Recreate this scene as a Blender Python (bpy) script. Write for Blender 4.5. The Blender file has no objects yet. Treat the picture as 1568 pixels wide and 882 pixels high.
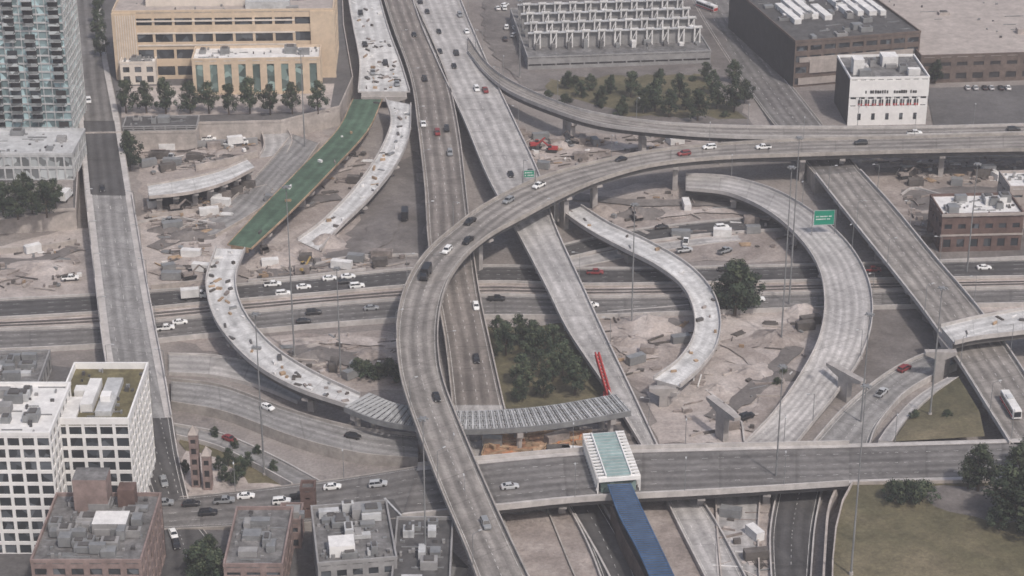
import bpy, math, random
from mathutils import Vector, Matrix, noise
from mathutils.geometry import tessellate_polygon
random.seed(11)
R=random
# ------------------------------------------------------------------ survey grid -> metres
TILT=math.radians(25); FL=3174.0; ALT=275.0; Y0=-590.0
SP,CP=math.sin(TILT),math.cos(TILT)
def G(u,v,z=0.0):
    a=(u-784)/FL; b=(v-441)/FL
    t=(ALT-z)/(SP+b*CP)
    return Vector((a*t, Y0+(CP-b*SP)*t, z))
def PX(p):
    y=p[1]-Y0; z=p[2]-ALT
    Z=y*CP-z*SP
    return (784+FL*p[0]/Z, 441-FL*(y*SP+z*CP)/Z)
def hgt(u,v,zb,vtop):
    p=G(u,v,zb); lo,hi=0,150
    for i in range(30):
        m=(lo+hi)/2
        if PX((p.x,p.y,zb+m))[1]>vtop: lo=m
        else: hi=m
    return lo
# ------------------------------------------------------------------ materials
MATS={}
def new_mat(name):
    m=bpy.data.materials.new(name); m.use_nodes=True
    nt=m.node_tree; nt.nodes.clear()
    o=nt.nodes.new('ShaderNodeOutputMaterial'); b=nt.nodes.new('ShaderNodeBsdfPrincipled')
    nt.links.new(b.outputs[0],o.inputs[0]); MATS[name]=m
    return m,nt,b
def ramp(nt,stops):
    r=nt.nodes.new('ShaderNodeValToRGB'); e=r.color_ramp.elements
    while len(e)<len(stops): e.new(0.5)
    for i,(p,c) in enumerate(stops):
        e[i].position=p; e[i].color=(c[0],c[1],c[2],1)
    return r
def mul(nt,a,b,fac=1.0,mode='MULTIPLY'):
    m=nt.nodes.new('ShaderNodeMix'); m.data_type='RGBA'; m.blend_type=mode; m.inputs[0].default_value=fac
    nt.links.new(a,m.inputs[6]); nt.links.new(b,m.inputs[7]); return m.outputs[2]
def gray(nt,src,lo,hi,p0=0.3,p1=0.7):
    r=ramp(nt,[(p0,(lo,)*3),(p1,(hi,)*3)]); nt.links.new(src,r.inputs[0]); return r.outputs[0]
def noise_n(nt,vec,scale,detail=4,rough=0.6,dist=0.0):
    n=nt.nodes.new('ShaderNodeTexNoise'); n.inputs['Scale'].default_value=scale
    n.inputs['Detail'].default_value=detail; n.inputs['Roughness'].default_value=rough; n.inputs['Distortion'].default_value=dist
    nt.links.new(vec,n.inputs['Vector']); return n.outputs[0]
def nm(name,stops,scale=0.05,rough=0.9,fine=(0.75,1.2),fs=1.2,mid=(0.8,1.15),ms=0.25,dist=0.5,bump=0.0,metal=0.0):
    m,nt,b=new_mat(name)
    g=nt.nodes.new('ShaderNodeNewGeometry')
    big=noise_n(nt,g.outputs['Position'],scale,5,0.65,dist)
    r=ramp(nt,stops); nt.links.new(big,r.inputs[0])
    c=mul(nt,r.outputs[0],gray(nt,noise_n(nt,g.outputs['Position'],ms,5,0.7),mid[0],mid[1]))
    c=mul(nt,c,gray(nt,noise_n(nt,g.outputs['Position'],fs,3,0.7),fine[0],fine[1]))
    nt.links.new(c,b.inputs['Base Color']); b.inputs['Roughness'].default_value=rough; b.inputs['Metallic'].default_value=metal
    b.inputs['Specular IOR Level'].default_value=0.25
    if bump>0:
        bp=nt.nodes.new('ShaderNodeBump'); bp.inputs['Strength'].default_value=bump; bp.inputs['Distance'].default_value=1.0
        nt.links.new(noise_n(nt,g.outputs['Position'],0.5,6,0.7),bp.inputs['Height']); nt.links.new(bp.outputs[0],b.inputs['Normal'])
    return m
def road(name,base,wear=0.8,slab=0.12,tint=(1,1,1),jl=12.0):
    m,nt,b=new_mat(name)
    uv=nt.nodes.new('ShaderNodeUVMap'); g=nt.nodes.new('ShaderNodeNewGeometry')
    sep=nt.nodes.new('ShaderNodeSeparateXYZ'); nt.links.new(uv.outputs[0],sep.inputs[0])
    def M(op,a,bv=None,c=None):
        n=nt.nodes.new('ShaderNodeMath'); n.operation=op
        for i,x in enumerate((a,bv,c)):
            if x is None: continue
            if isinstance(x,(int,float)): n.inputs[i].default_value=x
            else: nt.links.new(x,n.inputs[i])
        return n.outputs[0]
    lane=M('DIVIDE',sep.outputs[0],3.6)
    w=M('COSINE',M('MULTIPLY',lane,6.28318*1.0))
    mpx=nt.nodes.new('ShaderNodeMapping'); mpx.inputs['Scale'].default_value=(0.7,0.03,1)
    nt.links.new(uv.outputs[0],mpx.inputs[0])
    streak=noise_n(nt,mpx.outputs[0],1.0,5,0.7)
    wearv=M('MULTIPLY_ADD',w,0.2,streak)
    c1=gray(nt,wearv,wear,1.08,0.3,0.75)
    comb=nt.nodes.new('ShaderNodeCombineXYZ')
    nt.links.new(M('FLOOR',lane),comb.inputs[0]); nt.links.new(M('FLOOR',M('DIVIDE',sep.outputs[1],jl)),comb.inputs[1])
    wn=nt.nodes.new('ShaderNodeTexWhiteNoise'); nt.links.new(comb.outputs[0],wn.inputs['Vector'])
    c2=gray(nt,wn.outputs['Value'],1-slab,1+slab*0.6,0,1)
    jf=M('FRACT',M('DIVIDE',sep.outputs[1],jl))
    c3=gray(nt,jf,0.78,1.0,0.02,0.05)
    bc=ramp(nt,[(0.3,tuple(base*0.74*t for t in tint)),(0.7,tuple(base*1.18*t for t in tint))])
    nt.links.new(noise_n(nt,g.outputs['Position'],0.03,7,0.75,.5),bc.inputs[0])
    c=mul(nt,bc.outputs[0],c1); c=mul(nt,c,c2); c=mul(nt,c,c3)
    c=mul(nt,c,gray(nt,noise_n(nt,g.outputs['Position'],1.5,3,0.7),0.82,1.12))
    c=mul(nt,c,gray(nt,noise_n(nt,g.outputs['Position'],0.14,6,0.75,1.2),0.70,1.10,.34,.62))
    nt.links.new(c,b.inputs['Base Color']); b.inputs['Roughness'].default_value=0.9; b.inputs['Specular IOR Level'].default_value=0.2
    return m
def flat(name,c,rough=0.6,metal=0.0,var=0.15,fs=0.8):
    return nm(name,[(0.3,tuple(x*(1-var) for x in c)),(0.7,tuple(min(1,x*(1+var)) for x in c))],0.3,rough,(1-var,1+var*0.5),fs,(1-var,1+var*0.5),0.15,metal=metal)
nm('ground',[(0.3,(.18,.16,.152)),(0.5,(.25,.225,.212)),(0.68,(.33,.30,.285))],0.02)
nm('dirt',[(0.3,(.235,.20,.182)),(0.5,(.34,.295,.272)),(0.7,(.45,.40,.375))],0.04,fine=(0.76,1.15),mid=(0.74,1.14),dist=1.4,bump=0.5)
nm('dirt_pale',[(0.3,(.31,.27,.25)),(0.5,(.43,.378,.352)),(0.7,(.56,.51,.485))],0.04,fine=(0.78,1.14),mid=(0.74,1.12),dist=1.4,bump=0.45)
nm('dirt_dark',[(0.3,(.11,.10,.096)),(0.5,(.165,.15,.143)),(0.7,(.235,.215,.205))],0.04,fine=(0.8,1.15),mid=(0.75,1.15),dist=1.0,bump=0.3)
nm('gravel_orange',[(0.3,(.28,.15,.09)),(0.5,(.42,.26,.165)),(0.7,(.52,.40,.29))],0.12,fine=(0.6,1.2),mid=(0.7,1.2))
nm('grass',[(0.3,(.085,.082,.048)),(0.5,(.130,.116,.070)),(0.72,(.195,.165,.108))],0.035,fine=(0.7,1.2),mid=(0.7,1.2),bump=0.3)
nm('asphalt_lot',[(0.3,(.085,.082,.083)),(0.7,(.15,.143,.142))],0.03)
road('old_concrete',0.30,0.62,0.09,(1.08,1.0,.935))
road('brown_concrete',0.235,0.60,0.09,(1.12,1.0,.92))
road('white_concrete',0.45,0.76,0.09,(1.04,1.0,.98))
road('new_deck',0.62,0.84,0.08,(1.01,1.0,.99),8)
road('asphalt',0.095,0.72,0.06,(1.03,1.0,1.0),40)
road('asphalt_grey',0.19,0.70,0.08,(1.05,1.0,.97),20)
road('bridge_grey',0.30,0.74,0.08,(1.03,1.0,.98),15)
road('green_deck',0.125,0.78,0.14,(.74,1.20,.84),2.4)
flat('parapet',(.48,.455,.44),0.9,var=0.14)
flat('parapet_old',(.37,.34,.315),0.9,var=0.18)
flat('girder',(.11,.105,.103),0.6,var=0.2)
flat('pier_concrete',(.38,.355,.34),0.9,var=0.15)
flat('wall_concrete',(.44,.395,.365),0.9,var=0.18)
flat('paint_white',(.58,.565,.55),0.8,var=.3)
flat('paint_bright',(.72,.72,.70),0.7,var=.1)
flat('steel',(.28,.285,.29),0.5,metal=0.3)
flat('steel_light',(.50,.505,.51),0.5)
flat('white_wall',(.78,.77,.76),0.7,var=0.06)
flat('beige_wall',(.60,.48,.36),0.85,var=0.08)
flat('beige_trim',(.66,.60,.54),0.85,var=0.08)
flat('grey_wall',(.29,.285,.285),0.85)
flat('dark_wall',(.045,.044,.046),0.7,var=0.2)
flat('brick',(.145,.097,.085),0.9,var=0.2)
flat('brick_brown',(.15,.117,.102),0.9,var=0.2)
flat('brick_pink',(.27,.205,.19),0.9,var=0.2)
flat('roof_tan',(.40,.355,.33),0.9,var=0.14)
flat('roof_white',(.70,.69,.68),0.85,var=0.12)
flat('roof_grey',(.18,.176,.176),0.9,var=0.35)
flat('roof_dark',(.095,.093,.094),0.9,var=0.25)
flat('roof_green',(.15,.132,.075),0.95,var=0.3)
flat('blue_roof',(.050,.105,.205),0.5,var=0.14)
flat('glass_roof',(.28,.38,.37),0.35,var=0.15)
flat('wood',(.40,.285,.19),0.9,var=0.3)
flat('debris_dark',(.12,.108,.10),0.9,var=0.3)
flat('debris_mid',(.30,.26,.24),0.9,var=0.3)
flat('orange',(.50,.21,.10),0.7)
flat('red',(.38,.04,.04),0.6)
flat('sign_green',(.012,.24,.155),0.5,var=0.05)
flat('excavator_yellow',(.40,.28,.10),0.7)
flat('rubber',(.03,.03,.03),0.9)
flat('bark',(.09,.07,.055),0.95)
def glass(name,c,rough=0.12,cs=0.35):
    m,nt,b=new_mat(name); g=nt.nodes.new('ShaderNodeNewGeometry')
    mp=nt.nodes.new('ShaderNodeMapping'); mp.inputs['Scale'].default_value=(cs,cs,cs); nt.links.new(g.outputs['Position'],mp.inputs[0])
    v=nt.nodes.new('ShaderNodeTexVoronoi'); v.inputs['Scale'].default_value=1.0; nt.links.new(mp.outputs[0],v.inputs['Vector'])
    s=nt.nodes.new('ShaderNodeSeparateColor'); nt.links.new(v.outputs['Color'],s.inputs[0])
    r=ramp(nt,[(0.0,tuple(x*0.45 for x in c)),(0.6,c),(1.0,tuple(min(1,x*2.3+0.03) for x in c))]); nt.links.new(s.outputs[0],r.inputs[0])
    nt.links.new(r.outputs[0],b.inputs['Base Color']); b.inputs['Roughness'].default_value=rough
    return m
glass('glass_dark',(.045,.052,.06)); glass('glass_tower',(.20,.275,.29),0.3,0.33); glass('glass_teal',(.13,.18,.17),0.2); glass('glass_grey',(.22,.235,.24),0.3)
m,nt,b=new_mat('car_glass'); b.inputs['Base Color'].default_value=(.02,.024,.03,1); b.inputs['Roughness'].default_value=0.1
m,nt,b=new_mat('car_paint'); oi=nt.nodes.new('ShaderNodeObjectInfo'); nt.links.new(oi.outputs['Color'],b.inputs['Base Color']); b.inputs['Roughness'].default_value=0.35
def leaf(name,c):
    m,nt,b=new_mat(name); oi=nt.nodes.new('ShaderNodeObjectInfo'); g=nt.nodes.new('ShaderNodeNewGeometry')
    r=ramp(nt,[(0.3,tuple(x*0.7 for x in c)),(0.7,tuple(x*1.3 for x in c))]); nt.links.new(noise_n(nt,g.outputs['Position'],0.6,3),r.inputs[0])
    cc=mul(nt,r.outputs[0],gray(nt,oi.outputs['Random'],0.7,1.2,0,1))
    nt.links.new(cc,b.inputs['Base Color']); b.inputs['Roughness'].default_value=0.8; b.inputs['Specular IOR Level'].default_value=0.15
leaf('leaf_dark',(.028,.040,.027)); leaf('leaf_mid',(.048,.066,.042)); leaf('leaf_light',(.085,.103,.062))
# ------------------------------------------------------------------ mesh builder
class MB:
    def __init__(s,o=(0,0,0),ex=(1,0,0),ey=(0,1,0)):
        s.v=[];s.f=[];s.m=[];s.uv=[];s.mats=[]; s.frame(o,ex,ey)
    def frame(s,o,ex=(1,0,0),ey=(0,1,0)):
        s.o=Vector(o);s.ex=Vector(ex);s.ey=Vector(ey)
    def W(s,p): return s.o+s.ex*p[0]+s.ey*p[1]+Vector((0,0,p[2]))
    def mi(s,n):
        if n not in s.mats: s.mats.append(n)
        return s.mats.index(n)
    def face(s,pts,mat,uv=None):
        b=len(s.v); s.v+= [tuple(s.W(p)) for p in pts]; s.f.append(tuple(range(b,b+len(pts)))); s.m.append(s.mi(mat))
        s.uv.append(uv or [(0,0)]*len(pts))
    def hexa(s,c,mat,top=None):
        b=len(s.v); s.v+=[tuple(s.W(p)) for p in c]; k=s.mi(mat); kt=s.mi(top) if top else k
        for i,f in enumerate([(0,3,2,1),(4,5,6,7),(0,1,5,4),(1,2,6,5),(2,3,7,6),(3,0,4,7)]):
            s.f.append(tuple(b+j for j in f)); s.m.append(kt if i==1 else k); s.uv.append([(0,0)]*4)
    def box(s,x0,x1,y0,y1,z0,z1,mat,top=None,tx=0,ty=0):
        s.hexa([(x0,y0,z0),(x1,y0,z0),(x1,y1,z0),(x0,y1,z0),(x0+tx,y0+ty,z1),(x1-tx,y0+ty,z1),(x1-tx,y1-ty,z1),(x0+tx,y1-ty,z1)],mat,top)
    def rbox(s,c,sx,sy,h,a,mat,top=None):
        ca,sa=math.cos(a),math.sin(a); q=[(-sx/2,-sy/2),(sx/2,-sy/2),(sx/2,sy/2),(-sx/2,sy/2)]
        pts=[(c[0]+x*ca-y*sa,c[1]+x*sa+y*ca) for x,y in q]
        s.hexa([(x,y,c[2]) for x,y in pts]+[(x,y,c[2]+h) for x,y in pts],mat,top)
    def beam(s,a,b,w,h,mat):
        a=Vector(a);b=Vector(b); d=(b-a)
        if d.length<1e-4: return
        d.normalize()
        up=Vector((0,0,1)) if abs(d.z)<0.95 else Vector((1,0,0))
        x=d.cross(up).normalized()*w/2; y=x.cross(d).normalized()*h/2
        s.hexa([a-x-y,a+x-y,b+x-y,b-x-y,a-x+y,a+x+y,b+x+y,b-x+y],mat)
    def cyl(s,a,b,r0,r1,mat,n=8):
        a=Vector(a);b=Vector(b);d=(b-a).normalized()
        up=Vector((0,0,1)) if abs(d.z)<0.95 else Vector((1,0,0))
        x=d.cross(up).normalized(); y=x.cross(d)
        A=[a+(x*math.cos(t)+y*math.sin(t))*r0 for t in [6.28318*i/n for i in range(n)]]
        B=[b+(x*math.cos(t)+y*math.sin(t))*r1 for t in [6.28318*i/n for i in range(n)]]
        for i in range(n):
            j=(i+1)%n; s.face([A[i],A[j],B[j],B[i]],mat)
        s.face(B,mat); s.face(A[::-1],mat)
    def mesh(s,name,smooth=False):
        me=bpy.data.meshes.new(name); me.from_pydata(s.v,[],s.f); me.update()
        for n in s.mats: me.materials.append(MATS[n])
        me.polygons.foreach_set('material_index',s.m)
        uvl=me.uv_layers.new(name='UVMap'); flatuv=[c for f in s.uv for p in f for c in p]
        uvl.data.foreach_set('uv',flatuv)
        if smooth: me.polygons.foreach_set('use_smooth',[True]*len(s.f))
        return me
    def obj(s,name,smooth=False):
        return put(name,s.mesh(name,smooth))
def put(name,me,loc=(0,0,0),rz=0,sc=(1,1,1),col=None):
    o=bpy.data.objects.new(name,me); bpy.context.scene.collection.objects.link(o)
    o.location=loc; o.rotation_euler=(0,0,rz); o.scale=sc
    if col: o.color=(col[0],col[1],col[2],1)
    return o
def cr(P,n=8):
    out=[]; Q=[P[0]*2-P[1]]+list(P)+[P[-1]*2-P[-2]]
    for i in range(1,len(Q)-2):
        a,b,c,d=Q[i-1:i+3]
        for k in range(n):
            t=k/n
            out.append(0.5*((2*b)+(c-a)*t+(2*a-5*b+4*c-d)*t*t+(3*b-a-3*c+d)*t**3))
    out.append(P[-1].copy()); return out
RIB={}
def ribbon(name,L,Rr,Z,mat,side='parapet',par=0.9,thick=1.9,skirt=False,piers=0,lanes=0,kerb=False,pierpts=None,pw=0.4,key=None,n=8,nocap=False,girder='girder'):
    if isinstance(Z,(int,float)): Z=[Z]*len(L)
    A=cr([G(u,v,z) for (u,v),z in zip(L,Z)],n); B=cr([G(u,v,z) for (u,v),z in zip(Rr,Z)],n)
    mb=MB(); s=0; S=[0]
    for i in range(1,len(A)):
        s+=((A[i]+B[i])/2-(A[i-1]+B[i-1])/2).length; S.append(s)
    prof=[]
    for a,b in zip(A,B):
        w=(b-a); Wd=w.length; w=w/Wd; zc=a.z
        if kerb:
            q=[(0,-0.1-zc if skirt else -0.2),(0,.14),(.3,.14),(.3,0),(Wd-.3,0),(Wd-.3,.14),(Wd,.14),(Wd,-0.1-zc if skirt else -0.2)]
            mm=[side]*7; mm[3]=mat
        elif skirt:
            q=[(0,-zc-0.1),(0,par),(pw,par),(pw,0),(Wd-pw,0),(Wd-pw,par),(Wd,par),(Wd,-zc-0.1)]
            mm=[side]*7; mm[3]=mat
        else:
            ov=min(1.3,Wd*0.15)
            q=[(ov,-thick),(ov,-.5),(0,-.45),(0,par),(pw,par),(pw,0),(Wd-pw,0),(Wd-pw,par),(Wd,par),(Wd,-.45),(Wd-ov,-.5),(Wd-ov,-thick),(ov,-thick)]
            mm=[girder,girder,side,side,side,mat,side,side,side,girder,girder,girder]  # dark steel girders; their dark colour also paints a shadow line under the overhang
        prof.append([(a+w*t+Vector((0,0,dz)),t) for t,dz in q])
    for i in range(len(A)-1):
        p,q=prof[i],prof[i+1]
        for k in range(len(p)-1):
            mb.face([p[k][0],p[k+1][0],q[k+1][0],q[k][0]],mm[k],[(p[k][1],S[i]),(p[k+1][1],S[i]),(q[k+1][1],S[i+1]),(q[k][1],S[i+1])])
    if not nocap:
        for pr in (prof[0],prof[-1]): mb.face([x[0] for x in pr[:(-1 if len(pr)>8 else None)]],side)
    if lanes:
        for i in range(len(A)-1):
            def pt(k,t,off=0):
                w=(B[k]-A[k]); return A[k]+w*t+w.normalized()*off+Vector((0,0,.04))
            for t,off in ((0,pw+0.7),(1,-pw-0.9)):
                mb.face([pt(i,t,off),pt(i,t,off+.14),pt(i+1,t,off+.14),pt(i+1,t,off)],'paint_white')
            ds=S[i+1]-S[i]; nd=max(1,int(round(ds/12)))
            for l in range(1,lanes):
                t=l/lanes
                for d in range(nd):
                    if R.random()<.15: continue
                    f0=d/nd; f1=f0+min(0.35/nd,3.2/ds if ds>0 else 1)
                    q=[pt(i,t,-.07).lerp(pt(i+1,t,-.07),f0),pt(i,t,.07).lerp(pt(i+1,t,.07),f0),pt(i,t,.07).lerp(pt(i+1,t,.07),f1),pt(i,t,-.07).lerp(pt(i+1,t,-.07),f1)]
                    mb.face(q,'paint_white')
    def pier(k):
        a,b=A[k],B[k]; w=(b-a); Wd=w.length; w.normalize(); d=Vector((-w.y,w.x,0)); c=(a+b)/2; zt=c.z-thick
        if zt<2.5: return
        e=Wd*0.44; m2=min(1.6,Wd*0.14); ch=min(2.0,zt*0.35)
        def P(x,y,z): return c+w*x+d*y+Vector((0,0,z-c.z))
        for xs in ([0] if Wd<15 else [-Wd*.22,Wd*.22]):
            mb.hexa([P(xs-m2,-.9,-.2),P(xs+m2,-.9,-.2),P(xs+m2,.9,-.2),P(xs-m2,.9,-.2),P(xs-m2,-.9,zt-ch),P(xs+m2,-.9,zt-ch),P(xs+m2,.9,zt-ch),P(xs-m2,.9,zt-ch)],'pier_concrete')
        m3=m2 if Wd<15 else Wd*.3
        mb.hexa([P(-m3,-1,zt-ch),P(m3,-1,zt-ch),P(m3,1,zt-ch),P(-m3,1,zt-ch),P(-e,-1,zt-.7),P(e,-1,zt-.7),P(e,1,zt-.7),P(-e,1,zt-.7)],'pier_concrete')
        mb.hexa([P(-e,-1,zt-.7),P(e,-1,zt-.7),P(e,1,zt-.7),P(-e,1,zt-.7),P(-e,-1,zt),P(e,-1,zt),P(e,1,zt),P(-e,1,zt)],'pier_concrete')
    if pierpts:
        for (u,v) in pierpts:
            k=min(range(len(A)),key=lambda i:(PX((A[i]+B[i])/2)[0]-u)**2+(PX((A[i]+B[i])/2)[1]-v)**2); pier(k)
    elif piers:
        nxt=piers*0.5
        for k in range(len(A)):
            if S[k]>=nxt: pier(k); nxt+=piers
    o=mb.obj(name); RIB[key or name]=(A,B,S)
    return o
def ragged(pts,j):
    out=[]
    for i in range(len(pts)):
        a,b=pts[i],pts[(i+1)%len(pts)]; L=(b-a).length; n=max(1,int(L/4))
        for k in range(n):
            p=a.lerp(b,k/n)
            if k: p=p+Vector((R.uniform(-j,j),R.uniform(-j,j),0))
            out.append(p)
    return out
ZP=[0.02]
def patch(name,pts,mat,z=None,j=1.5,ext=False,side='wall_concrete'):
    if z is None: ZP[0]+=0.015; z=ZP[0]
    P=[G(p[0],p[1],p[2] if len(p)>2 else z) for p in pts]
    if j: P=ragged(P,j)
    mb=MB()
    for t in tessellate_polygon([P]):
        q=[P[i] for i in t]
        if (q[1]-q[0]).cross(q[2]-q[0]).z<0: q=q[::-1]
        mb.face(q,mat)
    if ext:
        for i in range(len(P)):
            a,b=P[i],P[(i+1)%len(P)]
            mb.face([(a.x,a.y,-.1),(b.x,b.y,-.1),b,a],side)
            mb.beam(a+Vector((0,0,.45)),b+Vector((0,0,.45)),.35,.9,side)
    return mb.obj(name)
def track(pts,w,mat):
    ZP[0]+=0.012; z=ZP[0]; P=cr([G(u,v,z) for u,v in pts],8); mb=MB(); L=[]
    for i,p in enumerate(P):
        d=(P[min(i+1,len(P)-1)]-P[max(i-1,0)]).normalized(); n=Vector((-d.y,d.x,0)); ww=w*.5*(1+.45*noise.noise(p*.15)); L.append((p-n*ww*R.uniform(.85,1.1),p+n*ww*R.uniform(.85,1.1)))
    for a,b in zip(L[:-1],L[1:]): mb.face([a[0],b[0],b[1],a[1]],mat)
    mb.obj('dirt_path')
def mound(name,u,v,rx,ry,h,mat,z=0):
    c=G(u,v,z); mb=MB(); nr,na=10,28; g=[]
    sd=R.uniform(0,100)
    for i in range(nr+1):
        row=[]
        for k in range(na):
            a=6.28318*k/na; r=i/nr
            wob=1+0.35*noise.noise((math.cos(a)*1.3+sd,math.sin(a)*1.3,0))
            x=c.x+math.cos(a)*rx*r*wob; y=c.y+math.sin(a)*ry*r*wob
            zz=h*(0.5+0.5*math.cos(math.pi*r))*(1+0.6*noise.noise((x*.25,y*.25,sd)))+0.7*(1-r)*noise.noise((x*.8,y*.8,sd))-(0.1 if i==nr else 0)
            row.append((x,y,z+zz))
        g.append(row)
    for i in range(nr):
        for k in range(na):
            l=(k+1)%na
            if i==0: mb.face([g[0][0],g[1][k],g[1][l]],mat)
            else: mb.face([g[i][k],g[i+1][k],g[i+1][l],g[i][l]],mat)
    return mb.obj(name,True)
def wall(name,pts,h,w,mat,z=0.0):
    mb=MB(); P=cr([G(p[0],p[1],p[2] if len(p)>2 else z) for p in pts],4)
    for a,b in zip(P[:-1],P[1:]): mb.beam(a+Vector((0,0,h/2)),b+Vector((0,0,h/2)),w,h,mat)
    return mb.obj(name)
# ------------------------------------------------------------------ world, sun, camera
sc=bpy.context.scene
w=bpy.data.worlds.new("World"); sc.world=w; w.use_nodes=True
nt=w.node_tree; bg=nt.nodes['Background']; sky=nt.nodes.new('ShaderNodeTexSky'); sky.sky_type='NISHITA'; sky.sun_disc=False
EL=math.radians(52); AZ=math.radians(148)
sky.sun_elevation=EL; sky.sun_rotation=AZ; sky.dust_density=4.0; sky.air_density=1.0; sky.ozone_density=1.0
nt.links.new(sky.outputs[0],bg.inputs[0]); bg.inputs[1].default_value=0.125
sl=bpy.data.lights.new('sun','SUN'); sl.energy=2.6; sl.angle=math.radians(2.5); sl.color=(1,.925,.87)
so=bpy.data.objects.new('sun',sl); sc.collection.objects.link(so)
sd=Vector((math.sin(AZ)*math.cos(EL),math.cos(AZ)*math.cos(EL),math.sin(EL)))
so.rotation_euler=sd.to_track_quat('Z','Y').to_euler(); so.location=sd*500
cd=bpy.data.cameras.new('camera'); co=bpy.data.objects.new('camera',cd); sc.collection.objects.link(co)
co.location=(0,Y0,ALT); co.rotation_euler=(math.radians(90)-TILT,0,0); cd.sensor_width=36; cd.lens=36*FL/1568; cd.clip_end=8000; cd.clip_start=1
cd.dof.use_dof=True; cd.dof.focus_distance=120; cd.dof.aperture_fstop=1.7
sc.camera=co
sc.view_settings.view_transform='Standard'; sc.view_settings.look='None'; sc.view_settings.exposure=0
# real air: thin city haze filling the whole valley
hm=bpy.data.materials.new('haze_air'); hm.use_nodes=True; hn=hm.node_tree; hn.nodes.clear()
ho=hn.nodes.new('ShaderNodeOutputMaterial'); hv=hn.nodes.new('ShaderNodeVolumeScatter'); hv.inputs['Density'].default_value=0.00020; hv.inputs['Color'].default_value=(.95,.93,.96,1); hv.inputs['Anisotropy'].default_value=0.0
hn.links.new(hv.outputs[0],ho.inputs['Volume']); MATS['haze_air']=hm
mb=MB(); mb.box(-2500,2500,-1500,3500,-2,420,'haze_air'); mb.obj('haze')
# ------------------------------------------------------------------ ground
mb=MB(); mb.face([(-5000,-3000,0),(5000,-3000,0),(5000,7000,0),(-5000,7000,0)],'ground'); mb.obj('ground')
patch('dirt_ground',[(-40,385),(118,350),(230,325),(330,330),(350,400),(330,440),(140,455),(-40,465)],'dirt_pale')
patch('dirt_ground',[(200,200),(460,185),(560,230),(600,300),(560,400),(370,425),(330,420),(230,360)],'dirt')
patch('dirt_ground',[(225,325),(330,310),(345,350),(335,400),(240,440)],'dirt_pale')
patch('dirt_ground',[(385,370),(470,340),(520,360),(470,410),(375,430)],'dirt_pale')
patch('asphalt_ground',[(560,290),(630,230),(655,300),(660,400),(560,405),(530,370)],'dirt_dark',j=3)
patch('dirt_ground',[(255,520),(400,515),(620,505),(640,600),(540,600),(400,560)],'dirt')
patch('dirt_ground',[(790,200),(1000,205),(1100,215),(900,260),(820,262)],'dirt')
patch('dirt_ground',[(880,470),(1060,460),(1110,540),(1060,600),(980,600),(920,540)],'dirt')
patch('dirt_ground',[(1100,470),(1260,460),(1290,560),(1190,680),(1010,680),(990,600),(1080,580)],'dirt_pale')
patch('dirt_ground',[(860,300),(1060,270),(1200,310),(1240,400),(900,400)],'dirt')
patch('dirt_dark_ground',[(1320,420),(1430,500),(1440,540),(1290,600),(1330,520)],'dirt_dark')
patch('dirt_ground',[(1310,240),(1600,240),(1600,300),(1400,300),(1400,400),(1330,300)],'dirt')
patch('asphalt_ground',[(1380,290),(1640,280),(1640,395),(1440,400)],'dirt_dark')
patch('dirt_ground',[(1480,425),(1640,430),(1640,475),(1500,480)],'dirt_pale')
patch('grass_ground',[(745,500),(880,495),(925,600),(880,620),(775,625)],'grass')
patch('grass_ground',[(280,655),(360,680),(460,742),(400,760),(290,760)],'grass')
patch('pavement_ground',[(285,690),(330,700),(380,740),(470,748),(400,770),(285,765)],'dirt_pale')
patch('asphalt_ground',[(690,640),(980,640),(1000,672),(720,676)],'dirt_dark')
patch('parking_lot',[(1418,135),(1640,128),(1640,195),(1430,195)],'asphalt_lot',j=0)
patch('parking_lot',[(740,-60),(1060,-60),(1140,130),(800,140),(740,60)],'dirt_dark')
patch('dirt_ground',[(800,112),(1090,108),(1160,195),(1000,192),(860,160)],'dirt_dark')
patch('grass_ground',[(840,120),(1080,115),(1145,182),(980,178),(850,145)],'grass',j=3)
patch('dirt_ground',[(770,785),(1180,775),(1190,960),(780,960)],'dirt')
patch('asphalt_lot_ground',[(-80,800),(640,800),(700,1000),(-80,1000)],'asphalt_lot')
patch('asphalt_lot_ground',[(-80,560),(200,560),(240,800),(-80,800)],'asphalt_lot')
for pts,w_,m_ in (([(235,380),(300,350),(345,345)],6,'dirt_dark'),([(240,420),(290,395),(335,390)],7,'dirt'),([(-20,430),(50,410),(118,395)],8,'dirt'),([(-20,400),(60,398),(118,378)],5,'dirt_dark'),
  ([(400,420),(480,400),(560,380),(600,330)],9,'dirt_dark'),([(390,400),(450,370),(520,330),(560,300)],6,'dirt'),([(210,230),(260,225),(330,232)],6,'dirt_pale'),([(220,250),(300,252),(350,240)],5,'dirt_dark'),([(440,300),(480,275),(540,240)],9,'dirt_pale'),([(420,340),(470,310),(520,300)],7,'dirt_dark'),
  ([(450,530),(520,545),(600,560)],8,'dirt_dark'),([(430,525),(500,520),(610,525)],5,'dirt_pale'),([(1110,520),(1170,560),(1180,620),(1150,660)],7,'dirt'),([(1090,640),(1150,600),(1220,530)],6,'dirt_dark'),([(1240,470),(1200,510),(1120,530)],6,'dirt'),([(920,500),(980,540),(1050,530)],7,'dirt_pale'),
  ([(940,470),(1000,500),(1040,490)],5,'dirt_dark'),([(820,240),(900,230),(1000,220)],6,'dirt_pale'),([(880,300),(980,310),(1080,310),(1170,320)],6,'dirt_dark'),([(1000,330),(1100,322),(1180,335)],4,'dirt_pale'),([(1340,260),(1450,262),(1600,258)],6,'dirt_dark'),([(1490,450),(1560,452),(1640,448)],6,'dirt')):
    track(pts,w_,m_)
patch('street_terrace',[(-400,350),(116,322),(122,206),(300,203),(305,190),(430,187),(520,165),(540,120),(526,40),(515,-250),(-400,-250)],'asphalt_lot',z=7,j=0,ext=True)
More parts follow.
